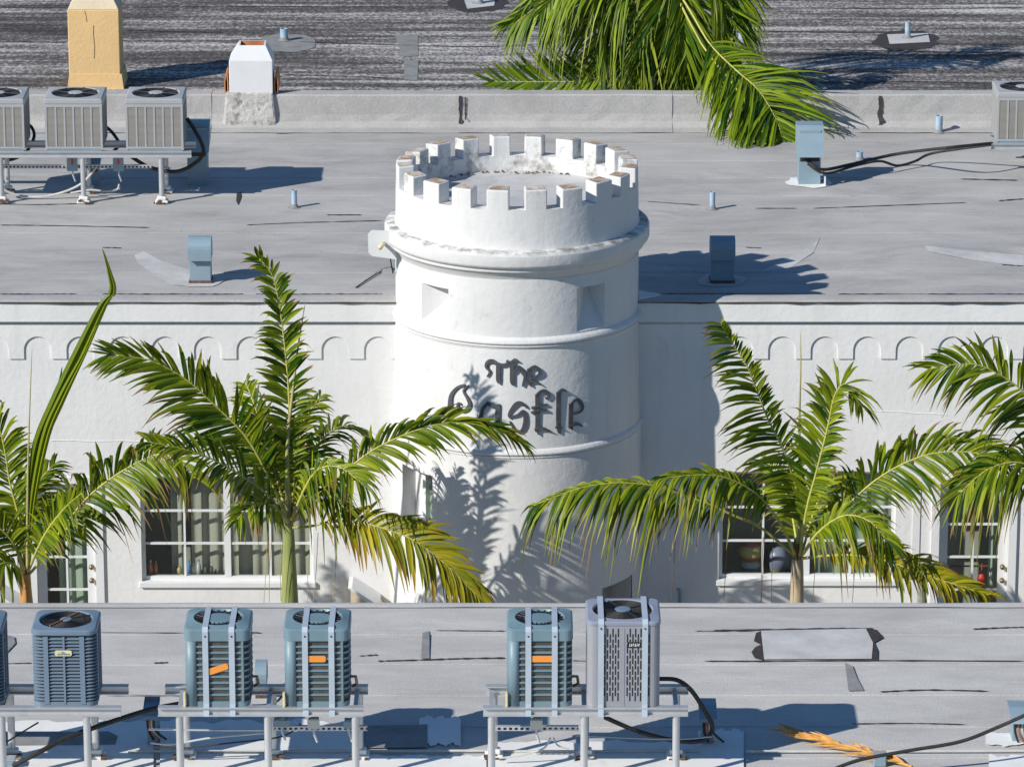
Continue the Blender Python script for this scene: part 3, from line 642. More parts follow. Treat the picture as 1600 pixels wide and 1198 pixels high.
MB().box(x0 + .09, x0 + .17, yc + .1, yc + dp - .1, c.z + .17, c.z + .36).box(x1 - .17, x1 - .09, yc + .1, yc + dp - .1, c.z + .17, c.z + .36).build('cap_pier', 'cream', CH)
MB().box(x0 + .07, x1 - .07, yc + .08, yc + dp - .08, c.z + .36, c.z + .44).build('cap_slab', 'cream', CH)
for pts in ([(132, 17), (134, 24), (136, 35)], [(146, 40), (146, 55), (148, 75), (147, 92)]):
    mb = MB(); vs = []
    for u, v in pts: p = PY(u, v, yc - .003); vs += [p - Vector((.004, 0, 0)), p + Vector((.004, 0, 0))]
    mb.add(vs, [(2 * i, 2 * i + 1, 2 * i + 3, 2 * i + 2) for i in range(len(pts) - 1)]).build('crack', 'rust', CH)
yw = Y_UP - .03
x0, x1 = PY(358, 120, yw).x, PY(426, 120, yw).x; zb0, zs, zt2 = PY(390, 142, yw).z, PY(390, 96, yw).z, PY(390, 71, yw + .13).z
CW = thing('chimney', 'squat white painted chimney with terracotta flue on the parapet wall', 'chimney', ((x0 + x1) / 2, yw, zb0))
hexa('stack', 'white_paint', CW, x0, x1, yw, yw + .5, zb0 - .05, zs, 0, 0, .01)
s = .14; mb = MB(); xa, xb = x0 + .13, x1 - .10
mb.add([(x0, yw, zs), (x1, yw, zs), (x1, yw + .5, zs), (x0, yw + .5, zs), (xa, yw + .11, zt2), (xb, yw + .11, zt2), (xb, yw + .40, zt2 + .01), (xa, yw + .40, zt2 + .01)], [(0, 1, 5, 4), (1, 2, 6, 5), (2, 3, 7, 6), (3, 0, 4, 7)])
mb.build('shoulder', 'white_paint', CW)
mb = MB(); i_ = .025
o4 = [(xa, yw + .11, zt2), (xb, yw + .11, zt2), (xb, yw + .40, zt2 + .01), (xa, yw + .40, zt2 + .01)]; i4 = [(xa + i_, yw + .13, zt2), (xb - i_, yw + .13, zt2), (xb - i_, yw + .38, zt2 + .01), (xa + i_, yw + .38, zt2 + .01)]
for k in range(4): mb.quad(o4[k], o4[(k + 1) % 4], i4[(k + 1) % 4], i4[k])
mb.build('rim', 'white_paint', CW)
mb = MB(); lo = [(p[0], p[1], p[2] - .35) for p in i4]
for k in range(4): mb.quad(i4[k], i4[(k + 1) % 4], lo[(k + 1) % 4], lo[k])
mb.quad(*lo).build('flue_lining', 'terracotta', CW)
hexa('rendered_base', 'mortar', CW, x0 - .10, x1 + .05, yw - .05, yw + .45, Z_ROOF, zb0 - .02, .05, .03, .03)
for xx in (x0 - .07, x1 + .02):
    mb = MB(); vs = []
    for k in range(9):
        t = lerp(-60, 240, k / 8); 
        for y in (yw + .05, yw + .55): vs.append((xx + .025 + .05 * math.cos(R(t)) * .6, y, zb0 + .06 + .17 * math.sin(R(t)) * (1 if math.sin(R(t)) > 0 else 1)))
    mb.add(vs, [(2 * k, 2 * k + 1, 2 * k + 3, 2 * k + 2) for k in range(8)]); o = mb.build('terracotta_tile', 'terracotta', CW)
    sl = o.modifiers.new('thick', 'SOLIDIFY'); sl.thickness = .015

# ------------------------------------------------------------------ vents and pipes
def vent_pipe(u, v0, v1, Z, label, r=.036, m='pipe', h=None):
    p = PZ(u, v1, Z); top = PY(u, v0, p.y); hh = top.z - Z
    t = thing('vent_pipe', label, 'pipe', p, 'vent pipes on the roofs')
    MB().lathe([(r, 0), (r, hh), (r * .78, hh), (r * .78, hh - .12), (0.001, hh - .12)], 20).build('tube', m, t, smooth=False, local=True)
    MB().lathe([(r * 1.0 + .05, .010), (r + .012, .018), (r + .006, .05), (r + .001, .055)], 20).build('flashing_collar', 'patch_grey', t, smooth=True, local=True)
    return t
vent_pipe(460, 297, 325, Z_ROOF, 'thin blue-grey vent pipe on the roof left of the tower')
vent_pipe(1113, 300, 328, Z_ROOF, 'thin blue-grey vent pipe on the roof right of the tower')
vent_pipe(1467, 181, 208, Z_ROOF, 'vent pipe standing against the back parapet wall on the right', .05)
vent_pipe(1343, 237, 251, Z_ROOF, 'short vent pipe beside the black insulated lines on the right', .045)
vent_pipe(444, 45, 64, Z_BACK, 'stubby vent pipe on dark rear roof beside the white chimney', .06)
vent_pipe(1160, 48, 66, Z_BACK, 'stubby vent pipe on dark rear roof beside the rear palm', .06)
vent_pipe(1418, 34, 60, Z_BACK, 'tall vent pipe in a black tar ring on the rear roof', .042)
vent_pipe(748, -14, 6, Z_BACK, 'vent pipe on rear roof cut by the top edge of the picture', .06)

def gooseneck(u0, u1, v0, vl, v1, Z, label, m='galv'):
    a = PZ(u0, v1, Z); b_ = PZ(u1, v1, Z); wd = b_.x - a.x; Y = a.y; ht = PY(u0, v0, Y + .12).z - Z; zl = PY(u0, vl, Y - .06).z - Z
    t = thing('roof_vent', label, 'vent', ((a.x + b_.x) / 2, Y, Z), 'gooseneck roof vents'); d = .26
    bw = wd / 2 - .012
    MB().box(-bw, bw, 0, d, .0, zl + .05).build('duct', m, t, local=True, bevel=.004)
    pr = [(-.07, zl)] ; rad = d * .62
    for k in range(11):
        q = R(180 - 180 * k / 10); pr.append((d / 2 - .035 + (d / 2 + .035) * math.cos(q), ht - .13 + .13 * math.sin(q)))
    pr.append((d + .0, zl)); mb = MB(); hw_ = wd / 2
    n_ = len(pr); vs = [(-hw_, y, z) for y, z in pr] + [(hw_, y, z) for y, z in pr]
    mb.add(vs, [(i, i + n_, i + 1 + n_, i + 1) for i in range(n_ - 1)] + [tuple(range(n_))[::-1][::-1], tuple(range(n_, 2 * n_))[::-1]])
    mb.build('curved_hood', m, t, local=True)
    MB().box(-hw_ - .004, hw_ + .004, -.075, -.068, zl - .005, zl + .02).build('hood_lip', m, t, local=True)
    MB().box(-bw - .01, bw + .01, -.012, d + .01, .004, .045).build('rusted_base', 'rust', t, local=True)
    MB().poly([(-bw - .2 + .1 * math.sin(k * 2.3), -.16 + .04 * math.cos(k), .014) if False else ((bw + .16) * math.cos(k * .5236) * (1 + .12 * math.sin(k * 2.1)), d / 2 + .33 * math.sin(k * .5236) * (1 + .1 * math.cos(k * 1.7)), .014) for k in range(12)]).build('sealant_patch', 'patch', t, local=True)
    return t
gooseneck(295, 331, 368, 407, 444, Z_ROOF, 'square galvanised gooseneck roof vent in sunlight left of the tower')
gooseneck(1109, 1148, 368, 406, 444, Z_ROOF, 'square galvanised gooseneck roof vent in the shadow of the tower')

def pipe_hood(u0, u1, v0, vm, v1, Z, label, coat=True, dep=.28, m='galv'):
    a = PZ(u0, v1, Z); b_ = PZ(u1, v1, Z); wd = b_.x - a.x; Y = a.y; zt_ = PY(u0, v0, Y + .05).z - Z; zm = PY(u0, vm, Y - .14).z - Z
    t = thing('pipe_hood', label, 'vent', ((a.x + b_.x) / 2, Y, Z), 'sheet metal pipe hoods'); hw_ = wd / 2
    MB().box(-hw_ + .02, hw_ - .02, 0, dep, 0, zt_ - .06).build('housing', m, t, local=True, bevel=.004)
    mb = MB(); pr = [(-.15, zm), (-.13, zm + .03), (.05, zt_), (dep + .02, zt_), (dep + .02, zm + .1)]; n_ = len(pr)
    mb.add([(-hw_ - .012, y, z) for y, z in pr] + [(hw_ + .012, y, z) for y, z in pr], [(i, i + n_, i + 1 + n_, i + 1) for i in range(n_ - 1)] + [tuple(range(n_)), tuple(range(n_, 2 * n_))[::-1]])
    mb.build('sloped_hood', m, t, local=True)
    MB().box(-hw_ + .04, hw_ - .04, -.006, .0, zm - .09, zm + .04).build('pipe_opening', 'black', t, local=True)
    if coat:
        rq = random.Random(int(u0)); k = 18
        MB().poly([((hw_ + .13) * math.cos(i * 2 * math.pi / k) * rq.uniform(.85, 1.15), dep / 2 + (.32) * math.sin(i * 2 * math.pi / k) * rq.uniform(.85, 1.15), .016) for i in range(k)]).build('white_sealant', 'white_coat', t, local=True)
    return t
pipe_hood(1245, 1284, 196, 246, 290, Z_ROOF, 'blue-grey metal pipe hood with white sealant beside the hanging palm frond')
pipe_hood(291, 327, 192, 238, 290, Z_ROOF, 'shaded metal pipe hood at the end of the rear condenser stand', False)
pipe_hood(139, 157, 243, 262, 292, Z_ROOF, 'small shaded pipe hood under the rear condenser stand', False, .2)

# antenna on the tower cornice
pa = PY(596, 382, -0.35)
AN = thing('wall_antenna', 'white rounded panel antenna fixed to the left of the tower cornice', 'antenna', pa)
pl = [PY(u, v, -0.36) for u, v in ((576, 366), (581, 361), (604, 362), (618, 364), (618, 404), (604, 402), (582, 399), (577, 394))]
mb = MB(); n_ = len(pl); mb.add(pl + [p + Vector((0, .05, 0)) for p in pl], [tuple(range(n_))] + [(i, (i + 1) % n_, n_ + (i + 1) % n_, n_ + i) for i in range(n_)])
mb.build('dish_panel', 'white_paint', AN, bevel=.01, seg=3)
q0 = PY(600, 380, -.36); MB().tube([q0, q0 + Vector((-.02, -.10, -.0)), q0 + Vector((-.045, -.17, -.01))], [.022, .024, .03], 12).build('feed_horn', 'plate', AN, smooth=True)
MB().tube([q0 + Vector((.02, .05, 0)), q0 + Vector((.12, .15, -.02)), q0 + Vector((.2, .3, -.02))], .018, 8).build('bracket', 'white_paint', AN)
c1 = PY(610, 405, -.2)
cable_pts = smooth_path([c1, c1 + Vector((.02, .3, -.25)), PZ(612, 418, Z_ROOF + .02), PZ(590, 427, Z_ROOF + .02), PZ(556, 449, Z_ROOF + .02)])
tag(MB().tube(cable_pts, .008, 6).build('antenna_cable', 'hose'), 'thin black cable from the tower antenna across the roof', 'cable')

# ------------------------------------------------------------------ condensers
def rr(wd, d, r, k=5):
    out = []
    for cx, cy, s in ((-1, -1, 180), (1, -1, 270), (1, 1, 0), (-1, 1, 90)):
        for i in range(k + 1):
            q = R(s + 90 * i / k); out.append((cx * (wd / 2 - r) + r * math.cos(q), cy * (d / 2 - r) + r * math.sin(q)))
    return out
def wall(mb, p, z0, z1, closed=True):
    n = len(p); vs = [(x, y, z0) for x, y in p] + [(x, y, z1) for x, y in p]
    return mb.add(vs, [(i, (i + 1) % n, n + (i + 1) % n, n + i) for i in range(n if closed else n - 1)])
def band(mb, po, pi, z0, z1, closed=True):
    n = len(po); vs = [(x, y, z0) for x, y in po] + [(x, y, z1) for x, y in po] + [(x, y, z0) for x, y in pi] + [(x, y, z1) for x, y in pi]; fs = []
    for i in range(n if closed else n - 1):
        j = (i + 1) % n; fs += [(i, j, n + j, n + i), (n + i, n + j, 3 * n + j, 3 * n + i), (2 * n + j, 2 * n + i, i, j)]
    return mb.add(vs, fs)
def top_with_fan(t, wd, d, r, h, rc, mtop, skirt=.05, lip=0.0, hubm='hub', rings=9, spokes=4, hub_r=.09, crown=0.02):
    p = rr(wd + .012, d + .012, r); mb = MB(); n = len(p)
    wall(mb, p, h - skirt, h - .012); q = rr(wd - .02, d - .02, max(.01, r - .01)); 
    vs = [(x, y, h - .012) for x, y in p] + [(x, y, h) for x, y in q]; mb.add(vs, [(i, (i + 1) % n, n + (i + 1) % n, n + i) for i in range(n)])
    # subdivide outline so that the round hole is smooth
    qq = []
    for i in range(n):
        a, b_ = Vector(q[i]), Vector(q[(i + 1) % n]); m_ = max(1, int((b_ - a).length / .04))
        for k in range(m_): qq.append(a.lerp(b_, k / m_))
    m_ = len(qq); vs = [(v.x, v.y, h) for v in qq]
    for v in qq:
        a = math.atan2(v.y, v.x); vs.append((rc * 1.06 * math.cos(a), rc * 1.06 * math.sin(a), h + crown * .4))
    for v in qq:
        a = math.atan2(v.y, v.x); vs.append((rc * math.cos(a), rc * math.sin(a), h - .005))
    mb.add(vs, [(i, (i + 1) % m_, m_ + (i + 1) % m_, m_ + i) for i in range(m_)] + [(m_ + i, m_ + (i + 1) % m_, 2 * m_ + (i + 1) % m_, 2 * m_ + i) for i in range(m_)])
    top = mb.build('top_panel', mtop, t, local=True)
    MB().lathe([(rc, h - .005), (rc, h - .16), (.001, h - .17)], 36).build('fan_well', 'coil', t, local=True)
    gm = MB()
    for k in range(rings):
        rk = lerp(hub_r, rc * .97, (k + .5) / rings); gm.tube([(rk * math.cos(2 * math.pi * i / 28), rk * math.sin(2 * math.pi * i / 28), h + .004) for i in range(28)], .0032, 4, closed=True)
    for k in range(spokes):
        a = math.pi * k / spokes + .5; gm.tube([(rc * 1.02 * math.cos(a), rc * 1.02 * math.sin(a), h + .006), (-rc * 1.02 * math.cos(a), -rc * 1.02 * math.sin(a), h + .006)], .006, 5)
    g_ = gm.build('fan_guard', 'black', t, local=True)
    MB().lathe([(hub_r, h - .06), (hub_r, h + .008), (hub_r * .85, h + .014), (.001, h + .016)], 24).build('fan_motor', hubm, t, local=True)
    fb = MB()
    for k in range(3):
        a = 2 * math.pi * k / 3; vs = []
        for rk in (hub_r * .8, rc * .55, rc * .92):
            for da, zz in ((-.38, -.085), (.38, -.045)): vs.append((rk * math.cos(a + da), rk * math.sin(a + da), h + zz))
        fb.add(vs, [(0, 1, 3, 2), (2, 3, 5, 4)])
    stuff(fb.build('fan_blades', 'fan_blade', t, local=True))
    return top
def sticker(t, x, z, d2, wd, ht, rot, m, nm='sticker'):
    o = MB().add([(sx * wd / 2 + cx_, 0, sz * ht / 2 + cz_) for sx, sz, cx_, cz_ in ((-1, -1, .012, 0), (1, -1, -.012, 0), (1, -1, 0, .012), (1, 1, 0, -.012), (1, 1, -.012, 0), (-1, 1, .012, 0), (-1, 1, 0, -.012), (-1, -1, 0, .012))], [tuple(range(8))]).build(nm, m, t, local=True)
    o.location = (x, -d2, z); o.rotation_euler = (0, -rot, 0); return o

def ac_square(name, label, loc, wd=.755, ht=.70, dep=.74):
    t = thing('air_conditioner', label, 'air conditioner', loc, 'rooftop condenser units')
    MB().box(-wd / 2 + .01, wd / 2 - .01, -dep / 2 + .01, dep / 2 - .01, 0, .03).build('base_pan', 'galv', t, local=True)
    MB().box(-wd / 2 + .03, wd / 2 - .03, -dep / 2 + .03, dep / 2 - .03, .03, ht - .05).build('coil', 'coil', t, local=True)
    e = .028
    for sx in (-1, 1):
        for sy in (-1, 1):
            xa = sx * (wd / 2 - e); xb = sx * wd / 2; ya = sy * (dep / 2 - e); yb = sy * dep / 2
            MB().box(min(xa, xb), max(xa, xb), min(ya, yb), max(ya, yb), .02, ht - .06).build('corner_post', 'ac_tan', t, local=True)
    nb = 6
    for side in range(4):
        L_ = wd if side % 2 == 0 else dep; half = (dep if side % 2 == 0 else wd) / 2
        xs = [lerp(-L_ / 2 + e, L_ / 2 - e, k / nb) for k in range(nb + 1)]
        fr = MB()
        for k in range(1, nb): fr.box(xs[k] - .011, xs[k] + .011, -half - .001, -half + .02, .06, ht - .11)
        fr.box(-L_ / 2 + e, L_ / 2 - e, -half, -half + .02, .03, .06).box(-L_ / 2 + e, L_ / 2 - e, -half, -half + .02, ht - .11, ht - .05)
        rot = R(90 * side)
        o = fr.build('grille_frame', 'ac_tan', t, local=True); o.rotation_euler = (0, 0, rot)
        lv = MB(); nz = 34
        for k in range(nb):
            for j in range(nz):
                z = lerp(.065, ht - .115, (j + .5) / nz); a, b_ = xs[k] + .011, xs[k + 1] - .011; yy = -half + .004
                if k == 0: a = xs[0]
                if k == nb - 1: b_ = xs[nb]
                lv.add([(a, yy, z - .004), (b_, yy, z - .004), (b_, yy + .012, z + .008), (a, yy + .012, z + .008), (a, yy, z + .003), (b_, yy, z + .003)], [(4, 5, 2, 3), (0, 1, 5, 4)])
        o = stuff(lv.build('louvres', 'ac_louvre', t, local=True)); o.rotation_euler = (0, 0, rot)
    top_with_fan(t, wd, dep, .012, ht, .30, 'ac_tan', .06, hub_r=.10, rings=12)
    return t

Y_STA = 5.73; ZD = Z_ROOF + .71
sc = 7200 / ((PY(100, 236, Y_STA) - CAM).dot(Vector((0, cp, -sp))))
def ux(u, v, Y): return PY(u, v, Y).x
def cable(name, pts, r, label, m='hose', cat='cable', per=8):
    return tag(MB().tube(smooth_path(pts, per), r, 8).build(name, m), label, cat)

def stand(label, xa, xb, yf, zb, zdeck, legs, dep=.56, strut=None, group='condenser stands', feet=True):
    t = thing('condenser_stand', label, 'stand', ((xa + xb) / 2, yf, zb), group)
    h = .082
    for y, nm in ((yf, 'front_beam'), (yf + dep, 'rear_beam')):
        # I-section beam
        mb = MB(); pr = [(-.04, 0), (.04, 0), (.04, .012), (.006, .012), (.006, h - .012), (.04, h - .012), (.04, h), (-.04, h), (-.04, h - .012), (-.006, h - .012), (-.006, .012), (-.04, .012)]
        n_ = len(pr); off = (.12 if nm == 'rear_beam' else 0)
        mb.add([(xa + off * .2, y + a, zdeck - h + b_) for a, b_ in pr] + [(xb + off * .2, y + a, zdeck - h + b_) for a, b_ in pr], [(i, (i + 1) % n_, n_ + (i + 1) % n_, n_ + i) for i in range(n_)] + [tuple(range(n_))[::-1], tuple(range(n_, 2 * n_))])
        mb.build(nm, 'alu', t)
    for x in legs:
        for y in (yf, yf + dep):
            xo = .0 if y == yf else .02
            l = MB().lathe([(.034, zb + .02), (.034, zdeck - h - .002)], 18, x + xo, y).build('leg', 'alu', t, smooth=True)
            if feet:
                MB().box(x + xo - .085, x + xo + .085, y - .075, y + .075, zb + .012, zb + .05).box(x + xo - .06, x + xo + .06, y - .05, y + .05, zb + .0505, zb + .10).build('foot_block', 'white_coat', l, bevel=.012)
                rq = random.Random(int(x * 100)); mb = MB()
                for k in range(7):
                    p = Vector((x + xo + rq.uniform(-.10, .10), y - .08 + rq.uniform(-.015, .02), zb + .012 + rq.uniform(0, .05))); s_ = rq.uniform(.012, .03)
                    mb.box(p.x - s_, p.x + s_, p.y - s_ * .5, p.y + s_ * .5, p.z - s_ * .5, p.z + s_ * .5)
                stuff(mb.build('rust_flakes', 'rust', l))
        MB().box(x - .02, x + .02, yf + .042, yf + dep - .042, zdeck - h, zdeck - .03).build('cross_brace', 'alu', t)
    if strut:
        x0, x1, ys_, zs_ = strut; mb = MB(); n_ = int((x1 - x0) / .05); hh = .021
        mb.box(x0, x1, ys_, ys_ + .003, zs_ + .012, zs_ + hh).box(x0, x1, ys_, ys_ + .003, zs_ - hh, zs_ - .012).box(x0, x1, ys_, ys_ + .04, zs_ + hh, zs_ + hh + .003)
        for k in range(n_): xk = x0 + (k + .5) * (x1 - x0) / n_; mb.box(xk - .012, xk + .012, ys_ + .0002, ys_ + .0028, zs_ - .012, zs_ + .012)
        MB().box(x0, x1, ys_ + .035, ys_ + .04, zs_ - hh, zs_ + hh).build('strut_back', 'black', t)
        stuff(mb.build('slotted_strut', 'alu', t))
    return t
# rear left stand with three beige units
xa = ux(-260, 236, Y_STA); xb = ux(299, 236, Y_STA)
legs = [ux(u, 318, Y_STA) for u in (-118, 3, 131, 253)]
zs_ = PY(100, 261, Y_STA + .3).z
stand('aluminium stand carrying three beige condensers on the roof left of the tower', xa, xb, Y_STA, Z_ROOF, ZD, legs, .56, (ux(-30, 261, Y_STA), ux(235, 261, Y_STA), Y_STA + .3, zs_))
A0 = ac_square('', 'beige square condenser at the right end of the rear left stand', (ux(242, 230, Y_STA), Y_STA + .36, ZD + .003))
for u, lab in ((116, 'beige square condenser in the middle of the rear left stand, before the yellow chimney'), (-6, 'beige square condenser cut by the left edge on the rear stand')):
    place(copy_tree(A0), (ux(u, 230, Y_STA), Y_STA + .36, ZD + .003), lab)
# rear right stand
Y_STB = PZ(1580, 262, Z_ROOF).y + .2
YB = 7.4
ZDB = PY(1570, 224, YB).z
stand('aluminium stand at the right edge carrying one beige condenser', ux(1549, 224, YB), ux(1900, 224, YB), YB, Z_ROOF, ZDB, [ux(1640, 224, YB), ux(1800, 224, YB)], .56)
place(copy_tree(A0), (ux(1556, 220, YB) + .385, YB + .36, ZDB + .003), 'beige square condenser cut by the right edge of the picture')

# near building -------------------------------------------------------------------------------------------------
NB = thing('near_building', 'building nearest the camera with pale grey membrane roof', 'building', (0, Y_NEAR, 0))
MB().box(-16, 16, -24, Y_NEAR - .01, -.05, Z_NEAR - .01).build('building_body', 'stucco', NB)
yv = [PZ(800, v, Z_NEAR).y for v in (943, 988, 1035, 1083, 1132, 1180)]
while yv[-1] > -24: yv.append(yv[-1] - .87)
rq = random.Random(21)
ucut = [[-16, -1.2, 5, 16], [-16, 3.9, 16], [-16, -4.6, 3.2, 16], [-16, 1.4, 16]]
for i in range(len(yv) - 1):
    cuts = ucut[i % 4]
    for j in range(len(cuts) - 1):
        sheet(cuts[j], cuts[j + 1], yv[i + 1] - .05, yv[i] - (.02 if i == 0 else 0), Z_NEAR - .006 + .0008 * j, i * 7 + j + 60, .010).build('roof_sheet', 'membrane_light', NB)
n = 60; mb = MB(); vs = []; pr = [(.02, Z_NEAR - .3), (.015, Z_NEAR - .02), (0, Z_NEAR + .012), (-.06, Z_NEAR + .02), (-.13, Z_NEAR + .010)]
for i in range(n + 1):
    x = lerp(-16, 16, i / n); vs += [(x, Y_NEAR + y, z + rq.uniform(-.004, .004)) for y, z in pr]
q = len(pr); mb.add(vs, [(i * q + k, (i + 1) * q + k, (i + 1) * q + k + 1, i * q + k + 1) for i in range(n) for k in range(q - 1)])
mb.build('roof_edge', 'membrane_light', NB)
for k, (pix, wd) in enumerate([([(1115, 986), (1190, 985), (1300, 983), (1365, 983)], .022), ([(1100, 1034), (1200, 1034), (1350, 1033), (1600, 1034)], .018), ([(1520, 984), (1560, 982), (1600, 981)], .02), ([(590, 1034), (660, 1032), (720, 1030), (790, 1029)], .022), ([(680, 986), (790, 987)], .014),
        ([(0, 1038), (50, 1037)], .012), ([(150, 989), (290, 990)], .010), ([(390, 989), (408, 990)], .02), ([(240, 1037), (262, 1036)], .02), ([(1375, 1082), (1450, 1079), (1545, 1081)], .020), ([(1330, 1132), (1420, 1131), (1510, 1133)], .014), ([(160, 1087), (300, 1088)], .010), ([(1085, 987), (1180, 987)], .01), ([(894, 1033), (918, 1034)], .012), ([(560, 1026), (590, 1024)], .015)]):
    ribbon(pix, Z_NEAR, wd, k + 80).build('tar_seam', 'tar', NB)
pixpoly([(1189, 987), (1353, 984), (1364, 1006), (1362, 1031), (1194, 1032)], Z_NEAR, .017).build('membrane_patch', 'patch', NB)
pixpoly([(1352, 983), (1370, 985), (1380, 997), (1366, 1005), (1372, 1018), (1372, 1032), (1361, 1032), (1364, 1006)], Z_NEAR, .012).build('torn_tar_edge', 'tar', NB)
pixpoly([(1189, 987), (1181, 990), (1178, 1003), (1189, 1008), (1180, 1012), (1174, 1020), (1179, 1029), (1194, 1033)], Z_NEAR, .012).build('torn_tar_edge', 'tar', NB)
pixpoly([(660, 990), (671, 987), (671, 1030), (658, 1030)], Z_NEAR).build('grey_patch', 'patch_grey', NB)
pixpoly([(1320, 1036), (1332, 1042), (1340, 1062), (1350, 1080), (1326, 1081)], Z_NEAR).build('grey_patch', 'patch_grey', NB)
pixpoly([(5, 992), (22, 996), (24, 1006), (10, 1022), (0, 1028), (0, 995)], Z_NEAR).build('grey_patch', 'patch_grey', NB)
# white coating painted under the stands
rq = random.Random(33)
def coat(u0, u1, v0, v1, j=6):
    n_ = 40; ph = rq.uniform(0, 6); wob = lambda i: j * .5 * (math.sin(i * .5 + ph) + .5 * math.sin(i * 1.3 + ph * 2)) + rq.uniform(-.7, .7)
    top = [(lerp(u0, u1, i / n_), v0 + wob(i)) for i in range(n_ + 1)]; bot = [(lerp(u1, u0, i / n_), v1 + wob(i)) for i in range(n_ + 1)]
    pixpoly(top + bot, Z_NEAR, .0145 + rq.uniform(0, .003)).build('white_coating', 'white_coat', NB)
coat(-60, 240, 1128, 1240, 3); coat(250, 560, 1128, 1240); coat(655, 720, 1122, 1165, 4); coat(560, 760, 1182, 1240, 3); coat(765, 1100, 1160, 1240, 4); coat(1090, 1162, 1142, 1240, 4); coat(1540, 1700, 1146, 1166, 3); coat(1545, 1680, 1182, 1240, 3)
pixpoly([(0, 1146), (170, 1145), (184, 1152), (180, 1165), (20, 1167), (0, 1160)], Z_NEAR, .020).build('bare_strip', 'patch_grey', NB)
pixpoly([(570, 1136), (668, 1134), (668, 1170), (572, 1171)], Z_NEAR, .020).build('bare_strip', 'patch_grey', NB)

Y_N = -13.9; ZN = Z_NEAR + .72
def nx(u): return ux(u, 1103, Y_N)
legsN1 = [nx(2), nx(135)]
stand('near aluminium stand in the left corner under the slatted condenser', nx(-230), nx(189), Y_N, Z_NEAR, ZN, [nx(-150)] + legsN1, .56)
zst = PY(500, 1141, Y_N + .25).z
stand('near aluminium stand under two strapped teal condensers', nx(247), nx(568), Y_N, Z_NEAR, ZN, [nx(280), nx(418), nx(555)], .56, (nx(425), nx(572), Y_N + .3, zst))
stand('near aluminium stand under the teal and lilac-grey condenser pair', nx(755), nx(1075), Y_N, Z_NEAR, ZN, [nx(768), nx(913), nx(1057)], .56, (nx(762), nx(905), Y_N + .3, zst))

def strap(t, x, wd, dep, ht):
    y0 = -dep / 2 - .012; mb = MB(); hw_ = .026
    pr = [(y0 - .03, -.085), (y0 - .012, -.02), (y0, .03), (y0, ht - .02), (y0 + .03, ht + .016), (dep / 2 - .02, ht + .018), (dep / 2 + .012, ht - .02), (dep / 2 + .012, .0)]
    n_ = len(pr); mb.add([(x - hw_, a, b_) for a, b_ in pr] + [(x + hw_, a, b_) for a, b_ in pr], [(i, n_ + i, n_ + i + 1, i + 1) for i in range(n_ - 1)])
    o = mb.build('strap', 'strap', t, local=True); m_ = o.modifiers.new('thick', 'SOLIDIFY'); m_.thickness = .006; m_.offset = 1
    MB().lathe([(.001, .004), (.008, .003), (.009, 0)], 8).build('bolt', 'black', o, local=True)
    b_ = bpy.data.objects[list(ORG)[-1]]; b_.location = (x, y0 - .008, ht - .06); b_.rotation_euler = (R(90), 0, 0)
def ac_teal(label, loc, rot, st_x, st_z, wd=.59, ht=.74, dep=.59):
    t = thing('air_conditioner', label, 'air conditioner', loc, 'rooftop condenser units')
    r = .07; p = rr(wd, dep, r); pin = rr(wd - .05, dep - .05, r - .02)
    c = MB(); wall(c, pin, .03, ht - .1); c.build('coil', 'coil', t, local=True)
    # vertical coil fins
    f = MB(); 
    for k in range(46):
        x = lerp(-wd / 2 + .09, wd / 2 - .05, k / 45); f.box(x - .002, x + .002, -dep / 2 + .012, -dep / 2 + .024, .05, ht - .12)
    for k in range(40):
        y = lerp(-dep / 2 + .08, dep / 2 - .08, k / 39); f.box(wd / 2 - .024, wd / 2 - .012, y - .002, y + .002, .05, ht - .12)
    stuff(f.build('coil_fins', 'fin', t, local=True))
    b_ = MB(); band(b_, p, rr(wd - .06, dep - .06, r - .03), 0, .045); b_.build('base_pan', 'ac_teal', t, local=True)
    for k in range(9):
        z = lerp(.11, ht - .165, k / 8); b_ = MB(); band(b_, p, rr(wd - .05, dep - .05, r - .02), z - .009, z + .009); b_.build('guard_bar', 'ac_teal', t, local=True)
    # smooth service corner on the left
    pc = [(-wd / 2 + .105, -dep / 2 - .004)] + [(x - .004 if i < 3 else x, y - .004) for i, (x, y) in enumerate(p[:6][::-1])] + [(-wd / 2 - .004, -dep / 2 + .2)]
    b_ = MB(); wall(b_, pc[::-1], .0, ht - .08, False); o = b_.build('corner_panel', 'ac_teal', t, local=True, smooth=True)
    m_ = o.modifiers.new('thick', 'SOLIDIFY'); m_.thickness = .004
    MB().box(wd / 2 - .075, wd / 2 - .055, -dep / 2 - .003, -dep / 2 + .01, .04, ht - .1).build('corner_rib', 'ac_teal', t, local=True)
    top_with_fan(t, wd, dep, r, ht, .215, 'ac_teal', .11, rings=3, spokes=11, hub_r=.14, hubm='ac_teal', crown=.05)
    for x in (-.105, .135): strap(t, x, wd, dep, ht)
    sticker(t, st_x, st_z, dep / 2 + .008, .205, .062, rot, 'orange')
    MB().box(-wd / 2 - .02, -wd / 2 + .0, -dep / 2 - .02, -dep / 2 + .03, -.0, .13).build('clip', 'plate', t, local=True)
    MB().tube([(wd / 2, -.05, .2), (wd / 2 + .05, -.05, .2), (wd / 2 + .06, -.02, .12), (wd / 2 + .02, .1, .05)], .014, 6).build('valve_line', 'brass', t, local=True)
    return t
yt = Y_N + .30
def cxN(u0, u1): return (ux(u0, 1050, Y_N) + ux(u1, 1050, Y_N)) / 2
ac_teal('teal condenser with tilted orange sticker, left of the middle near stand', (cxN(288, 391), yt, ZN + .002), R(19), .0, .36)
ac_teal('teal condenser with level orange sticker on the middle near stand', (cxN(443, 547), yt, ZN + .002), R(0), -.02, .46)
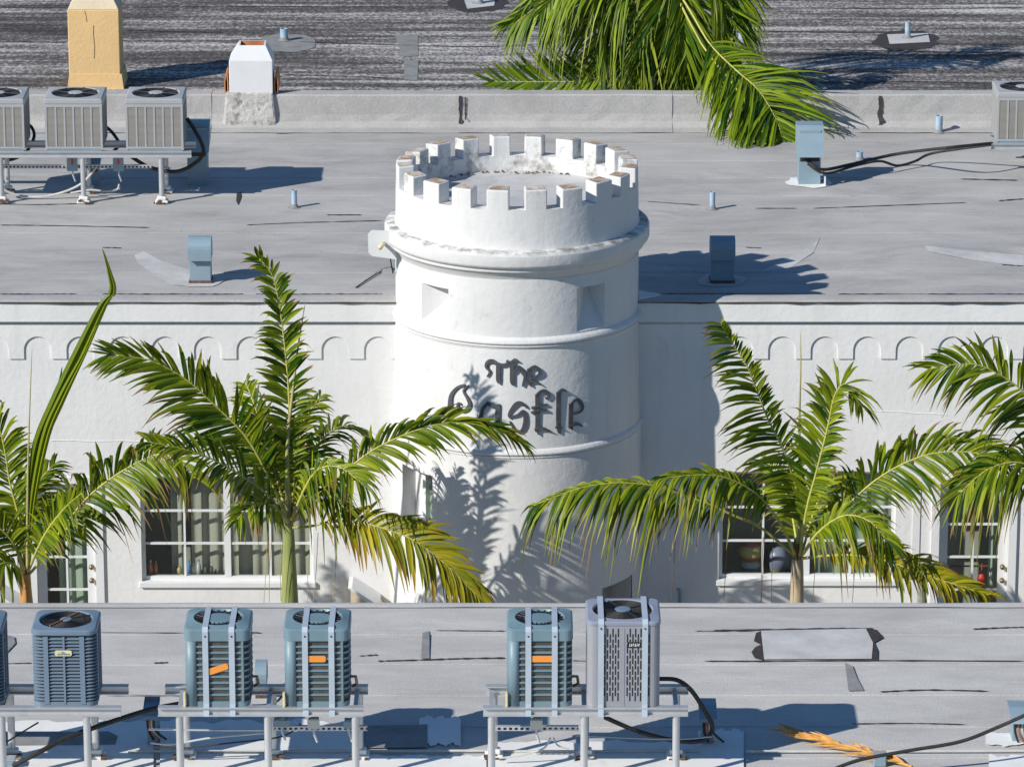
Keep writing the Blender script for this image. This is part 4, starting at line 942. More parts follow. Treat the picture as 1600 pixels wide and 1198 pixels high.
ac_teal('teal condenser with orange sticker beside the lilac-grey condenser', (cxN(792, 895), yt, ZN + .002), R(0), .02, .46)

def ac_slatted(label, loc, wd=.585, ht=.73, dep=.585, copy_from=None):
    t = thing('air_conditioner', label, 'air conditioner', loc, 'rooftop condenser units'); r = .085; p = rr(wd, dep, r, 6)
    c = MB(); wall(c, rr(wd - .05, dep - .05, r - .02), .02, ht - .05); c.build('coil', 'coil', t, local=True)
    b_ = MB(); band(b_, p, rr(wd - .06, dep - .06, r - .03, 6), 0, .04); b_.build('base_pan', 'ac_blue', t, local=True)
    for k in range(19):
        z = lerp(.06, ht - .085, k / 18); po = p; pi = rr(wd - .04, dep - .04, r - .015, 6); n_ = len(po)
        mb = MB(); mb.add([(x, y, z - .005) for x, y in po] + [(x, y, z + .002) for x, y in po] + [(x, y, z + .009) for x, y in pi], [(i, (i + 1) % n_, n_ + (i + 1) % n_, n_ + i) for i in range(n_)] + [(n_ + i, n_ + (i + 1) % n_, 2 * n_ + (i + 1) % n_, 2 * n_ + i) for i in range(n_)])
        mb.build('slat', 'ac_blue', t, local=True)
    for x, hw_ in ((-.165, .022), (-.0, .009), (.165, .022)):
        MB().box(x - hw_, x + hw_, -dep / 2 - .006, -dep / 2 + .012, .02, ht - .06).build('rib', 'ac_blue', t, local=True)
        MB().box(wd / 2 - .012, wd / 2 + .006, x - hw_, x + hw_, .02, ht - .06).build('rib', 'ac_blue', t, local=True)
    top_with_fan(t, wd, dep, r, ht, .235, 'ac_blue', .045, rings=12, spokes=1, hub_r=.055, hubm='ac_blue')
    MB().tube([(-.13, -.20, ht + .014), (.10, .17, ht + .014)], .006, 6).build('rusty_guard_bar', 'clay', t, local=True)
    sticker(t, -.005, .515, dep / 2 + .009, .155, .055, 0, 'plate', 'maker_plate')
    mb = MB()
    for x, ww in ((-.04, .02), (-.012, .022), (.02, .03), (.05, .018)): mb.box(x - ww / 2 - .005, x + ww / 2 - .005, -dep / 2 - .0115, -dep / 2 - .0095, .498, .512)
    mb.add([(-.03, -dep / 2 - .011, .516), (.02, -dep / 2 - .011, .516), (-.005, -dep / 2 - .011, .532)], [(0, 1, 2)])
    stuff(mb.build('plate_emblem', 'logo_blue', t, local=True))
    return t
S0 = ac_slatted('slate blue slatted condenser with maker plate on the left near stand', (cxN(51, 150), yt, ZN + .002))
place(copy_tree(S0), (cxN(-97, 3), yt, ZN + .002), 'slate blue slatted condenser cut by the left edge, mostly out of view')

def ac_slots(label, loc, wd=.665, ht=.82, dep=.66):
    t = thing('air_conditioner', label, 'air conditioner', loc, 'rooftop condenser units'); r = .075; p = rr(wd, dep, r)
    c = MB(); wall(c, p, .0, ht - .03); c.build('body', 'ac_grey', t, local=True, smooth=False)
    s_ = MB(); cols = [-.195 + .0245 * k for k in range(7)] + [.035 + .0245 * k for k in range(6)] + [.232]
    for i, x in enumerate(cols):
        for j in range(6 if i % 2 else 7):
            z = .055 + j * .103 + (.05 if i % 2 else 0)
            if z + .08 > ht - .06: continue
            if .03 < x < .15 and .60 < z + .04 < .70 and False: continue
            s_.box(x - .0062, x + .0062, -dep / 2 - .0015, -dep / 2 + .01, z, z + .082)
    stuff(s_.build('vent_slots', 'black', t, local=True))
    s_ = MB()
    for i in range(18):
        y = -.21 + .0245 * i
        for j in range(6): s_.box(wd / 2 - .01, wd / 2 + .0015, y - .006, y + .006, .06 + j * .103, .06 + j * .103 + .08)
    stuff(s_.build('side_vent_slots', 'black', t, local=True))
    MB().box(.004, .009, -dep / 2 - .003, -dep / 2, .01, ht - .06).build('panel_seam', 'ac_top', t, local=True)
    top_with_fan(t, wd, dep, r, ht, .265, 'ac_top', .035, rings=13, spokes=2, hub_r=.075, hubm='ac_blue')
    for x in (-.205, .195): strap(t, x, wd, dep, ht)
    sticker(t, .095, .60, dep / 2 + .006, .125, .055, 0, 'black', 'badge')
    mb = MB()   # illegible italic white maker's name
    for k in range(6):
        x = .05 + .0165 * k; mb.add([(x, -dep / 2 - .008, .586), (x + .004 + .004 * (k % 2), -dep / 2 - .008, .586), (x + .012, -dep / 2 - .008, .614), (x + .006, -dep / 2 - .008, .614)], [(0, 1, 2, 3)])
        mb.add([(x + .004, -dep / 2 - .0085, .586 + .01 * (k % 3)), (x + .014, -dep / 2 - .0085, .586 + .01 * (k % 3)), (x + .015, -dep / 2 - .0085, .592 + .01 * (k % 3)), (x + .005, -dep / 2 - .0085, .592 + .01 * (k % 3))], [(0, 1, 2, 3)])
    stuff(mb.build('badge_lettering', 'white_paint', t, local=True))
    return t
ac_slots('lilac-grey condenser with slotted panels and black badge, tallest near unit', (cxN(917, 1031), yt + .02, ZN + .002))

# small hoods, boxes and lines around the stands ----------------------------------------------------------------
def near_hood(u0, u1, v0, vm, v1, label):
    t = pipe_hood(u0, u1, v0, vm, v1, Z_NEAR, label, False, .2)
    hw_ = (PZ(u1, v1, Z_NEAR).x - PZ(u0, v1, Z_NEAR).x) / 2
    zm = PY(u0, vm, PZ(u0, v1, Z_NEAR).y - .14).z - Z_NEAR
    for k, m in enumerate(('black', 'clay', 'conduit', 'black')):
        x = lerp(-hw_ + .03, hw_ - .03, k / 3); MB().tube(smooth_path([(x, .02, zm + .0), (x, -.07, zm - .02), (x + .01, -.08, zm - .12), (x + .05 + .02 * k, -.02, zm - .24)], 5), .011, 6).build('line_end', m, t, local=True)
    return t
near_hood(227, 247, 1103, 1124, 1165, 'small galvanised pipe hood left of the middle near stand')
near_hood(1093, 1117, 1100, 1128, 1164, 'small galvanised pipe hood right of the lilac-grey condenser')
near_hood(1578, 1606, 1104, 1130, 1160, 'small galvanised pipe hood in the bottom right corner')
# gooseneck behind the teal pair
gooseneck(399, 417, 1030, 1074, 1092, Z_NEAR, 'small round-topped vent between the two strapped teal condensers')
def NP(u, v, Y): return PY(u, v, Y)
YC = Y_N - .1
cable('insulated_line', [NP(20, 1196, YC - .1), NP(60, 1175, YC - .05), NP(110, 1150, YC + .2), NP(180, 1125, YC + .5), NP(235, 1108, YC + .6), NP(285, 1098, YC + .7)], .024, 'thick black insulated line rising to the middle near stand')
cable('insulated_line', [NP(1030, 1060, YC + .6), NP(1058, 1062, YC + .62), NP(1080, 1078, YC + .65), NP(1100, 1108, YC + .7), NP(1113, 1135, YC + .75), NP(1100, 1155, YC + .7), NP(1060, 1157, YC + .6), NP(1000, 1143, YC + .5), NP(945, 1120, YC + .4)], .022, 'black insulated line looping beside the lilac-grey condenser')
cable('insulated_line', [NP(1300, 1202, YC - .0), NP(1345, 1186, YC + .1), NP(1420, 1172, YC + .2), NP(1500, 1158, YC + .3), NP(1560, 1135, YC + .4), NP(1620, 1108, YC + .4)], .018, 'black insulated line rising to the bottom right hood')
for k_, (pts, r_, m_, lab) in enumerate((
        ([(232, 1139), (330, 1140), (420, 1140)], .010, 'alu', 'thin bright rod from the small hood under the middle near stand'),
        ([(235, 1160), (270, 1162), (330, 1152), (420, 1144)], .010, 'conduit', 'pale cable sweeping from the small hood under the middle stand'),
        ([(238, 1166), (290, 1168), (360, 1160), (440, 1150), (470, 1130)], .008, 'hose', 'thin dark cable sagging under the tilted-sticker condenser'),
        ([(860, 1152), (850, 1168), (820, 1178), (780, 1184)], .009, 'conduit', 'pale cable curving down under the right near stand'),
        ([(865, 1152), (872, 1164), (890, 1170)], .008, 'conduit', 'short pale cable end under the right near stand'),
        ([(1112, 1150), (1060, 1154), (980, 1152), (900, 1148)], .009, 'galv', 'thin grey rod running from the right small hood under the stand'),
        ([(0, 1165), (40, 1140), (60, 1128)], .008, 'hose', 'thin dark cable under the slatted condenser'))):
    cable('cable', [NP(u, v, YC + .45) for u, v in pts], r_, lab, m_)
yk = PZ(800, 1177, Z_NEAR).y
x0 = PZ(190, 1177, Z_NEAR).x
for (ua, ub, lab) in ((200, 760, 'long grey conduit along the near roof under the teal pair'), (775, 1095, 'grey conduit on the near roof under the lilac-grey condenser'), (1166, 1640, 'grey conduit on the near roof at the bottom right')):
    a = PZ(ua, 1178, Z_NEAR); b_ = PZ(ub, 1177, Z_NEAR)
    tag(MB().tube([a + Vector((0, 0, .03)), a.lerp(b_, .5) + Vector((0, 0, .028)), b_ + Vector((0, 0, .03))], .014, 8).build('conduit', 'conduit'), lab, 'conduit')
p = PZ(1374, 1194, Z_NEAR)
JB = thing('junction_box', 'pale metal junction box on the conduit at the bottom right', 'box', p)
MB().box(-.06, .06, -.06, .06, 0, .11).build('housing', 'galv', JB, local=True, bevel=.01); MB().box(-.064, .064, -.064, .064, .11, .118).build('lid', 'alu', JB, local=True)
p = PZ(8, 1200, Z_NEAR)
JB = thing('junction_box', 'pale metal junction box in the bottom left corner', 'box', p)
MB().box(-.14, .09, -.06, .06, 0, .10).build('housing', 'galv', JB, local=True, bevel=.01); MB().box(-.146, .096, -.064, .064, .10, .108).build('lid', 'alu', JB, local=True)
def disconnect(u, v, Y, wd, ht, label, m='bone', handle=None):
    p = PY(u, v, Y); t = thing('disconnect_box', label, 'switch box', p, 'electrical disconnect boxes')
    MB().box(-wd / 2, wd / 2, -.04, .03, -ht, 0).build('housing', m, t, local=True, bevel=.006)
    MB().box(-wd / 2 - .006, wd / 2 + .006, -.046, -.041, -ht * .95, -.01).build('cover', m, t, local=True)
    if handle: MB().box(-.012, .012, -.055, -.047, -ht * .5, -ht * .15).build('handle', handle, t, local=True)
    MB().tube([(0, 0, -ht), (0, 0, -ht - .05), (.03, .02, -ht - .15)], .012, 6).build('conduit_stub', 'conduit', t, local=True)
disconnect(490, 1120, Y_N + .2, .10, .10, 'cream switch box under the middle near stand')
disconnect(838, 1121, Y_N + .2, .10, .10, 'cream switch box under the right near stand')
disconnect(545, 1122, Y_N + .25, .08, .085, 'grey switch box at the right of the middle near stand', 'galv')
disconnect(440, 1121, Y_N + .25, .14, .075, 'grey switch box at the left of the middle near strut', 'galv')
disconnect(113, 245, Y_STA + .22, .13, .19, 'grey switch box with red handle left of the rear stand leg', 'galv', 'red')
disconnect(185, 245, Y_STA + .22, .13, .19, 'grey switch box with red handle right of the rear stand leg', 'galv', 'red')
# wiring hanging under the rear stand
YS = Y_STA + .2
cable('flexible_conduit', [PY(-10, 285, YS), PY(20, 303, YS), PY(60, 308, YS), PY(100, 300, YS), PY(130, 285, YS), PY(150, 262, YS)], .016, 'pale flexible conduit sagging under the rear left stand', 'conduit')
cable('flexible_conduit', [PY(186, 288, YS + .05), PY(183, 296, YS + .05), PY(165, 299, YS), PY(140, 297, YS), PY(110, 302, YS)], .014, 'pale flexible conduit below the right switch box', 'conduit')
cable('insulated_line', [PY(205, 245, YS + .3), PY(235, 262, YS + .3), PY(275, 268, YS + .25), PY(305, 255, YS + .2), PY(318, 235, YS + .2), PY(305, 205, YS + .25), PY(292, 185, YS + .3)], .026, 'thick black insulated line looping to the rear pipe hood')
cable('insulated_line', [PY(165, 198, YS + .6), PY(176, 208, YS + .6), PY(186, 225, YS + .5), PY(178, 236, YS + .4)], .022, 'black insulated line between the middle and right beige condensers')
cable('insulated_line', [PY(40, 192, YS + .6), PY(50, 200, YS + .6), PY(53, 215, YS + .5), PY(40, 238, YS + .4), PY(15, 250, YS + .4), PY(0, 243, YS + .4)], .022, 'black insulated line beside the leftmost beige condenser')
YQ = YB - .1
h0 = PZ(1265, 290, Z_ROOF).y - .05
def run(du, dv): return [PY(1262, 252, h0) + Vector((0, 0, dv * .02)), PY(1285, 265 + dv, h0 + .0), PY(1330, 257 + dv, h0 + .4), PY(1400, 241 + dv, h0 + 1.0), PY(1480, 231 + dv, YQ - .3), PY(1550, 224 + dv * .4, YQ + .1)]
cable('insulated_line', run(0, 0), .022, 'upper of two black insulated lines from the hood to the right-hand condenser')
cable('insulated_line', [PY(1262, 256, h0), PY(1290, 271, h0), PY(1340, 258, h0 + .4), PY(1375, 252, h0 + .6), PY(1402, 259, h0 + .8), PY(1430, 252, h0 + 1.0), PY(1460, 239, h0 + 1.2), PY(1552, 226, YQ + .1)], .018, 'lower black insulated line with a sagging loop at the right')
p = PZ(1290, 292, Z_ROOF)
tag(MB().box(p.x - .015, p.x + .0, p.y - .02, p.y + .36, Z_ROOF + .014, Z_ROOF + .14).build('metal_flashing', 'white_paint'), 'white upright strip of flashing at the foot of the right pipe hood', 'flashing')

# ------------------------------------------------------------------ window contents
def curtain(x0, x1, z0, z1, Y, label, m='curtain', amp=.03, waves=None):
    n_ = max(8, int((x1 - x0) / .02)); waves = waves or (x1 - x0) / .17; mb = MB(); vs = []
    for i in range(n_ + 1):
        t = i / n_; y = Y + amp * math.sin(t * waves * 6.283) * (.7 + .3 * math.sin(t * 17)); x = lerp(x0, x1, t + .03 * math.sin(t * 9.0) * math.sin(math.pi * t))
        vs += [(x, y, z0), (x, y * .9 + Y * .1, (z0 + z1) / 2), (x, lerp(Y, y, .6), z1)]
    mb.add(vs, [(3 * i + k, 3 * i + 3 + k, 3 * i + 4 + k, 3 * i + 1 + k) for i in range(n_) for k in range(2)])
    return tag(mb.build('curtain', m, smooth=True), label, 'curtain')
def X(u): return PY(u, 850, .3).x
curtain(X(300), X(352), WL[2] - .1, WL[3] + .1, .26, 'grey-beige curtain in the left sash of the bottle window')
curtain(X(362), X(492), WL[2] - .1, WL[3] + .1, .24, 'beige curtain filling the right sash of the bottle window')
curtain(X(268), X(286), WL[2] - .1, WL[3] + .1, .30, 'narrow dark strip of curtain at the left of the bottle window')
curtain(X(1275), X(1392), WR[2] - .1, WR[3] + .1, .26, 'pale sage curtain in the right sash behind the right palm', 'curtain_green')
curtain(X(1200), X(1235), WR[2] + .75, WR[3] + .1, .30, 'short beige curtain at the top of the lantern window')
curtain(X(92), X(146), 0.1, DL[3] + .05, .24, 'pale green curtain behind the left glazed door', 'curtain_green')
curtain(X(1545), X(1574), 0.6, DR[3] + .05, .3, 'pale green curtain tied aside in the right glazed door', 'curtain_green', .03, 3)
def bottle(u, h, r, m, cap, label):
    z0 = WL[2] + .048; p = (X(u), .165, z0); t = thing('bottle', label, 'bottle', p, 'bottles on the window sill')
    MB().lathe([(.001, 0), (r, .002), (r, h * .62), (r * .45, h * .76), (r * .42, h * .86)], 14).build('body', m, t, smooth=True, local=True)
    MB().lathe([(r * .5, h * .86), (r * .5, h), (.001, h)], 12).build('cap', cap, t, local=True)
bottle(236, .17, .026, 'amber', 'bone', 'leftmost amber bottle on the window sill')
bottle(244, .16, .024, 'clay', 'amber', 'second amber bottle on the window sill')
bottle(281, .10, .030, 'gold', 'gold', 'short yellow jar on the window sill')
bottle(296, .17, .020, 'skyblue', 'skyblue', 'slim blue bottle right of the yellow jar')
bottle(303, .14, .022, 'bone', 'bone', 'white bottle between the two blue ones')
bottle(311, .18, .024, 'bone', 'skyblue', 'white bottle with blue cap on the window sill')
bottle(322, .11, .024, 'coil', 'black', 'small dark bottle left of the end of the sill row')
bottle(331, .12, .022, 'coil', 'bone', 'last small dark bottle of the sill row')
xz = X(1174); zb_ = PY(1174, 904, .3).z
V = thing('glazed_pot', 'stack of red yellow orange and teal pots in the right window', 'pot', (xz, .45, zb_))
MB().lathe([(.001, 0), (.09, .01), (.15, .08), (.165, .15)], 24).build('bowl', 'teal', V, smooth=True, local=True)
MB().lathe([(.165, .15), (.168, .19), (.12, .235)], 24).build('bowl_rim', 'bone', V, smooth=True, local=True)
MB().lathe([(.12, .235), (.19, .29), (.21, .335)], 24).build('lower_band', 'clay', V, smooth=True, local=True)
MB().lathe([(.21, .335), (.225, .42), (.19, .50)], 24).build('middle_band', 'gold', V, smooth=True, local=True)
MB().lathe([(.19, .50), (.13, .57), (.06, .60), (.001, .60)], 24).build('upper_band', 'rose', V, smooth=True, local=True)
V = thing('glazed_pot', 'lilac pot with green foot right of the stacked pots', 'pot', (X(1217), .52, zb_))
MB().lathe([(.001, 0), (.12, .01), (.16, .09)], 24).build('foot', 'lime', V, smooth=True, local=True)
MB().lathe([(.16, .09), (.20, .20), (.19, .32), (.12, .42), (.001, .44)], 24).build('bowl', 'plum', V, smooth=True, local=True)
for o in [o for o in COL.objects if o.name.startswith('glazed_pot')]: o.scale = (.72, .72, .80)
# clothes rail in right door
zr = PY(1535, 884, .35).z
tag(MB().tube([(X(1487), .35, zr), (X(1570), .35, zr)], .012, 8).build('clothes_rail', 'husk'), 'dark clothes rail behind the right glazed door', 'rail')
for u, m, lab in ((1548, 'bone', 'white wire hanger in the middle of the rail'), (1566, 'clay', 'brown wire hanger at the right end of the rail')):
    x = X(u); tag(MB().tube(smooth_path([(x, .35, zr + .03), (x + .02, .33, zr - .02), (x, .30, zr - .08), (x + .03, .22, zr - .2), (x + .06, .14, zr - .26)], 4), .008, 6).build('clothes_hanger', m), lab, 'hanger')
x = X(1536); RG = thing('red_garment', 'red garment on a hanger behind the right glazed door', 'clothes', (x, .35, zr))
MB().tube([(0, 0, .03), (0, -.01, -.1)], .01, 6).build('hook', 'red', RG, local=True)
MB().lathe([(.001, -.08), (.03, -.10), (.055, -.16), (.05, -.24), (.03, -.28), (.001, -.28)], 14).build('cloth', 'red', RG, local=True, smooth=True)

# cactus beside the right window, growing from the courtyard
cb = PY(1440, 900, -.5)
CT = thing('cactus', 'grey-green pad cactus with tall stems between the right window and door', 'cactus', (cb.x, -.5, 0))
MB().tube([(0, 0, 0), (.02, 0, .5), (.0, 0, cb.z - .1)], [.07, .06, .05], 10).build('stem', 'cactus', CT, local=True)
def pad(u, v, hu, hv, tilt, Y=-.5):
    c = PY(u, v, Y); mb = MB(); n1, n2 = 12, 7; hw_, hh = hu / 131, hv / 131 / .95; vs = []
    for j in range(n2 + 1):
        ph = math.pi * j / n2
        for i in range(n1):
            th = 2 * math.pi * i / n1; p = Vector((hw_ * math.sin(ph) * math.cos(th), .03 * math.sin(ph) * math.sin(th), hh * math.cos(ph))); p.rotate(Matrix.Rotation(tilt, 3, 'Y')); vs.append(c + p)
    mb.add(vs, [(j * n1 + i, j * n1 + (i + 1) % n1, (j + 1) * n1 + (i + 1) % n1, (j + 1) * n1 + i) for j in range(n2) for i in range(n1)])
    mb.build('pad', 'cactus', CT, smooth=True)
for a in ((1448, 880, 6, 15, R(25)), (1459, 886, 12, 7, R(-10)), (1472, 886, 11, 8, R(10)), (1466, 893, 14, 8, 0), (1407, 874, 4, 9, R(-10)), (1400, 876, 5, 5, 0), (1424, 877, 4, 12, R(5)), (1450, 900, 14, 9, 0), (1426, 896, 12, 10, 0), (1408, 893, 9, 12, 0)): pad(*a)
MB().tube(smooth_path([PY(1421, 880, -.5), PY(1424, 860, -.5), PY(1426, 838, -.5), PY(1424, 824, -.5), PY(1426, 819, -.5)], 5), [.022] * 8 + [.018] * 6 + [.006] * 7, 6).build('tall_stem', 'husk', CT)
q0 = PY(1416, 874, -.45); MB().lathe([(.028, -.07), (.036, .03), (.04, .03), (.04, .045), (.001, .045)], 12, q0.x, q0.y).build('flower_stub', 'bone', CT)
for vtx in CT.children[-1].data.vertices: vtx.co.z += q0.z
# pale triangular cheek walls just showing above the near roof edge
for pts, lab in (((548, 918, 590, 945), 'pale triangular stair cheek showing at the foot of the tower left side'), ((-14, 922, 26, 946), 'pale sloping stair cheek in the left corner above the near roof')):
    a = PY(pts[0], pts[1], -.35); b_ = PY(pts[2], pts[3], -.35)
    mb = MB(); tri = [(a.x, a.z), (b_.x, b_.z), (b_.x + .5, 0), (a.x, 0)]
    mb.add([(x, -.42, z) for x, z in tri] + [(x, -.02, z) for x, z in tri], [(0, 3, 2, 1), (4, 5, 6, 7), (0, 1, 5, 4), (1, 2, 6, 5), (3, 0, 4, 7)])
    ck = thing('stair_cheek', lab, 'wall', (a.x, -.35, 0)); mb.build('cheek_wall', 'cream', ck)
    MB().add([(a.x - .03, -.45, a.z + .03), (a.x + .02, -.45, a.z + .03), (b_.x + .03, -.45, b_.z + .02), (b_.x - .01, -.45, b_.z - .03), (a.x - .03, -.01, a.z + .03), (a.x + .02, -.01, a.z + .03), (b_.x + .03, -.01, b_.z + .02), (b_.x - .01, -.01, b_.z - .03)], [(0, 3, 2, 1), (0, 1, 5, 4), (1, 2, 6, 5), (4, 5, 6, 7)]).build('coping', 'white_paint', ck)
p = PY(1061, 919, -.08)
tag(MB().tube([(p.x - .02, -.08, p.z), (p.x + .01, -.1, p.z - .02), (p.x + .015, -.1, p.z - .3)], .022, 8).build('downpipe_end', 'galv'), 'short grey pipe end on the shaded wall right of the tower', 'pipe')

# ------------------------------------------------------------------ palms
def frond(parent, pix, Y0, Y1, L, n, roll=(0, -.8, .55), up=1.0, dn=1.0, droop=.35, m='leaf', dry=.36, seed=0, wd=.030, rw=.020, a_base=68, a_tip=28, start=.16, bare=False, ybow=0.0, vlift=.25):
    """a pinnate leaf: rachis through photo-measured points between depths Y0 and Y1, leaflets on both sides"""
    L *= 1.22; wd *= 0.84; n = int(n * 1.62); a_base *= .84
    rq = random.Random(seed * 17 + 3); k = len(pix) - 1
    P3 = [PY(u, v, lerp(Y0, Y1, i / k) + ybow * math.sin(math.pi * i / k)) for i, (u, v) in enumerate(pix)]
    path = smooth_path(P3, 10); N_ = len(path)
    cum = [0]
    for a, b_ in zip(path, path[1:]): cum.append(cum[-1] + (b_ - a).length)
    tot = cum[-1]
    o = MB().tube(path[::3] + [path[-1]], [lerp(rw, .004, (i / max(1, len(path[::3]))) ** .8) for i in range(len(path[::3]) + 1)], 6).build('frond', 'rachis', parent, smooth=True)
    mb = MB(); mb.leaf = []
    hint = Vector(roll).normalized()
    for i in range(n):
        s = start + (1 - start) * (i + rq.uniform(-.2, .2)) / (n - 1); s = max(start, min(.998, s)); dist = s * tot
        j = 0
        while j < N_ - 2 and cum[j + 1] < dist: j += 1
        f = (dist - cum[j]) / max(1e-6, cum[j + 1] - cum[j]); p = path[j].lerp(path[j + 1], f)
        Tn = (path[min(j + 2, N_ - 1)] - path[max(j - 1, 0)]).normalized()
        Nn = (hint - Tn * hint.dot(Tn)).normalized(); Sd = Tn.cross(Nn).normalized()
        prof = min(1, .45 + 2.2 * (s - start)) * (1 - max(0, s - .5) ** 1.5 * 1.5)
        for side, mult in ((1, up), (-1, dn)):
            if mult <= 0 or rq.random() < .06: continue
            al = R(lerp(a_base, a_tip, s ** 1.3) + rq.uniform(-1, 1) * min(10, a_base * .3) + 5 * math.sin(i * .31 + seed) * (a_base > 20))
            ln = L * prof * mult * rq.uniform(.82, 1.1)
            d = (Tn * math.cos(al) + Sd * side * math.sin(al) + Nn * (vlift + rq.uniform(-.14, .14))).normalized()
            wv = (Tn - d * Tn.dot(d)).normalized(); tw = rq.uniform(-.55, .55); wn_ = d.cross(wv)
            wv = (wv * math.cos(tw) + wn_ * math.sin(tw)).normalized(); nn_ = d.cross(wv).normalized()
            tone = min(1, max(0, rq.gauss(.45, .34))); dr = rq.random() < dry; dd = droop * rq.uniform(.6, 1.5); curl = rq.random() ** 3 * 2.2 * (a_base > 20)
            W = wd * rq.uniform(.8, 1.15) * (.6 + .4 * prof); base = len(mb.v); rows = 6
            for r_ in range(rows):
                t = r_ / (rows - 1); c = p + d * (ln * t) + Vector((0, 0, -1)) * (dd * ln * (t * t + .5 * curl * t ** 5))
                ww = W * (.45 + 1.3 * t) if t < .42 else W * (1 - ((t - .42) / .58) ** 1.7) * 1.0
                ww = max(ww, .002)
                mb.v += [tuple(c - wv * ww + nn_ * ww * .45), tuple(c), tuple(c + wv * ww + nn_ * ww * .45)]
                dv = max(0, (t - (.62 if dr else .90)) / (.38 if dr else .3)); dv = min(1, dv * (1.1 if dr else .8))
                mb.leaf += [(tone, dv, 0)] * 3
            for r_ in range(rows - 1):
                b0 = base + 3 * r_; mb.f += [(b0, b0 + 1, b0 + 4, b0 + 3), (b0 + 1, b0 + 2, b0 + 5, b0 + 4)]
    lf = mb.build('leaflets', m, o, smooth=True); lf['kind'] = 'stuff'
    return o
def spear(parent, pix, Y, r, m='spear', flat=1.0):
    path = smooth_path([PY(u, v, Y) for u, v in pix], 6); k = len(path)
    return MB().tube(path, [lerp(r, .003, (i / (k - 1)) ** 1.3) for i in range(k)], 7).build('spear_leaf', m, parent, smooth=True)
def palm(label, u, v, Y, prof, m, husk_v=None):
    """prof: (pixel row, half width px) list from the crown downwards; trunk continues to the ground"""
    c = PY(u, v, Y); t = thing('palm_tree', label, 'palm tree', (c.x, Y, 0), 'palm trees')
    pts = [(hw_ / 137, PY(u, vv, Y).z) for vv, hw_ in prof]; pts.append((pts[-1][0] * 1.15, 0.0))
    zt = pts[0][1]
    MB().lathe(pts[::-1], 20, c.x, Y).build('trunk', m, t, smooth=True)
    # fibrous husks around the crown base
    for k in range(7):
        a = k * .9 + u; rr0 = prof[0][1] / 137; d = Vector((math.cos(a), math.sin(a), 0)); b0 = Vector((c.x, Y, zt - .03)) + d * rr0 * .6
        sd_ = Vector((-d.y, d.x, 0)); mb = MB(); vs = []
        for j in range(5):
            tt = j / 4; cc = b0 + d * (rr0 * .7 * tt) + Vector((0, 0, .24 * tt)); ww = lerp(rr0 * .75, .01, tt); vs += [cc - sd_ * ww, cc + d * .01, cc + sd_ * ww]
        mb.add(vs, [(3 * j + q_, 3 * j + q_ + 1, 3 * j + q_ + 4, 3 * j + q_ + 3) for j in range(4) for q_ in range(2)])
        mb.build('sheath', 'husk' if k % 2 else 'trunk_green', t, smooth=True)
    return t
YP = -2.8
# --- palm in front of the bottle window
PA = palm('palm with green crownshaft left of the tower before the bottle window', 451, 815, YP, [(812, 7), (835, 9), (880, 11), (945, 14)], 'trunk_green')
F = lambda *a, **k: frond(PA, *a, **k)
F([(453, 812), (450, 720), (452, 634), (447, 560), (438, 487), (426, 431), (403, 402)], YP, YP - .1, .44, 46, roll=(0.1, -1, .1), droop=.22, seed=1, wd=.032, dn=.95, up=.95)
F([(448, 812), (425, 755), (385, 683), (337, 634), (290, 592), (235, 563), (172, 553)], YP, YP - .5, .62, 42, roll=(-.1, -.9, .25), droop=.16, seed=2, wd=.034, up=1.0, dn=1.0, a_tip=22)
F([(458, 812), (490, 778), (548, 729), (590, 699), (650, 672), (705, 660), (770, 668), (815, 692)], YP, YP + .25, .46, 42, roll=(.1, -.9, .35), droop=.28, seed=3, wd=.032, up=.85, dn=.95, a_tip=6)
F([(458, 824), (485, 822), (515, 815), (560, 816), (605, 827), (650, 846), (700, 885), (752, 938)], YP - .1, YP - .9, .50, 40, roll=(.1, -.85, .5), droop=.35, m='leaf_gold', dry=.4, seed=4, wd=.034, up=.85, dn=1.0)
F([(448, 815), (420, 775), (372, 740), (310, 708), (232, 690)], YP - .1, YP - 1.0, .46, 30, roll=(0, -.55, .85), droop=.25, seed=5, wd=.03)
F([(455, 812), (475, 740), (500, 690), (540, 665), (580, 690)], YP + .1, YP + 1.1, .42, 30, roll=(0, -.4, .9), droop=.5, seed=6, wd=.03)
F([(450, 815), (425, 790), (395, 788), (370, 812)], YP - .15, YP - .9, .34, 20, roll=(0, -.6, .8), droop=.5, seed=7, wd=.028)
F([(458, 815), (480, 780), (515, 775), (545, 800)], YP - .05, YP - .5, .34, 20, roll=(0, -.6, .8), droop=.6, seed=8, wd=.028)
F([(452, 812), (440, 740), (415, 690), (395, 680)], YP + .1, YP + .9, .40, 22, roll=(0, -.3, .9), droop=.4, seed=9, wd=.03)
F([(455, 812), (462, 730), (475, 660), (500, 620)], YP + .05, YP + .5, .36, 26, roll=(0, -.8, .5), droop=.45, seed=10, wd=.03)
F([(455, 812), (490, 740), (530, 730), (570, 760)], YP - .1, YP - .9, .42, 26, roll=(0, -.5, .8), droop=.5, seed=11)
F([(450, 812), (470, 760), (500, 745), (520, 770)], YP + .1, YP + 1.0, .42, 26, roll=(0, -.4, .9), droop=.5, seed=12)
F([(450, 812), (425, 720), (400, 640), (385, 600)], YP + .1, YP + .7, .44, 30, roll=(0, -.8, .5), droop=.4, seed=13)
spear(PA, [(449, 812), (449, 700), (458, 607), (466, 540), (477, 473)], YP - .06, .026)
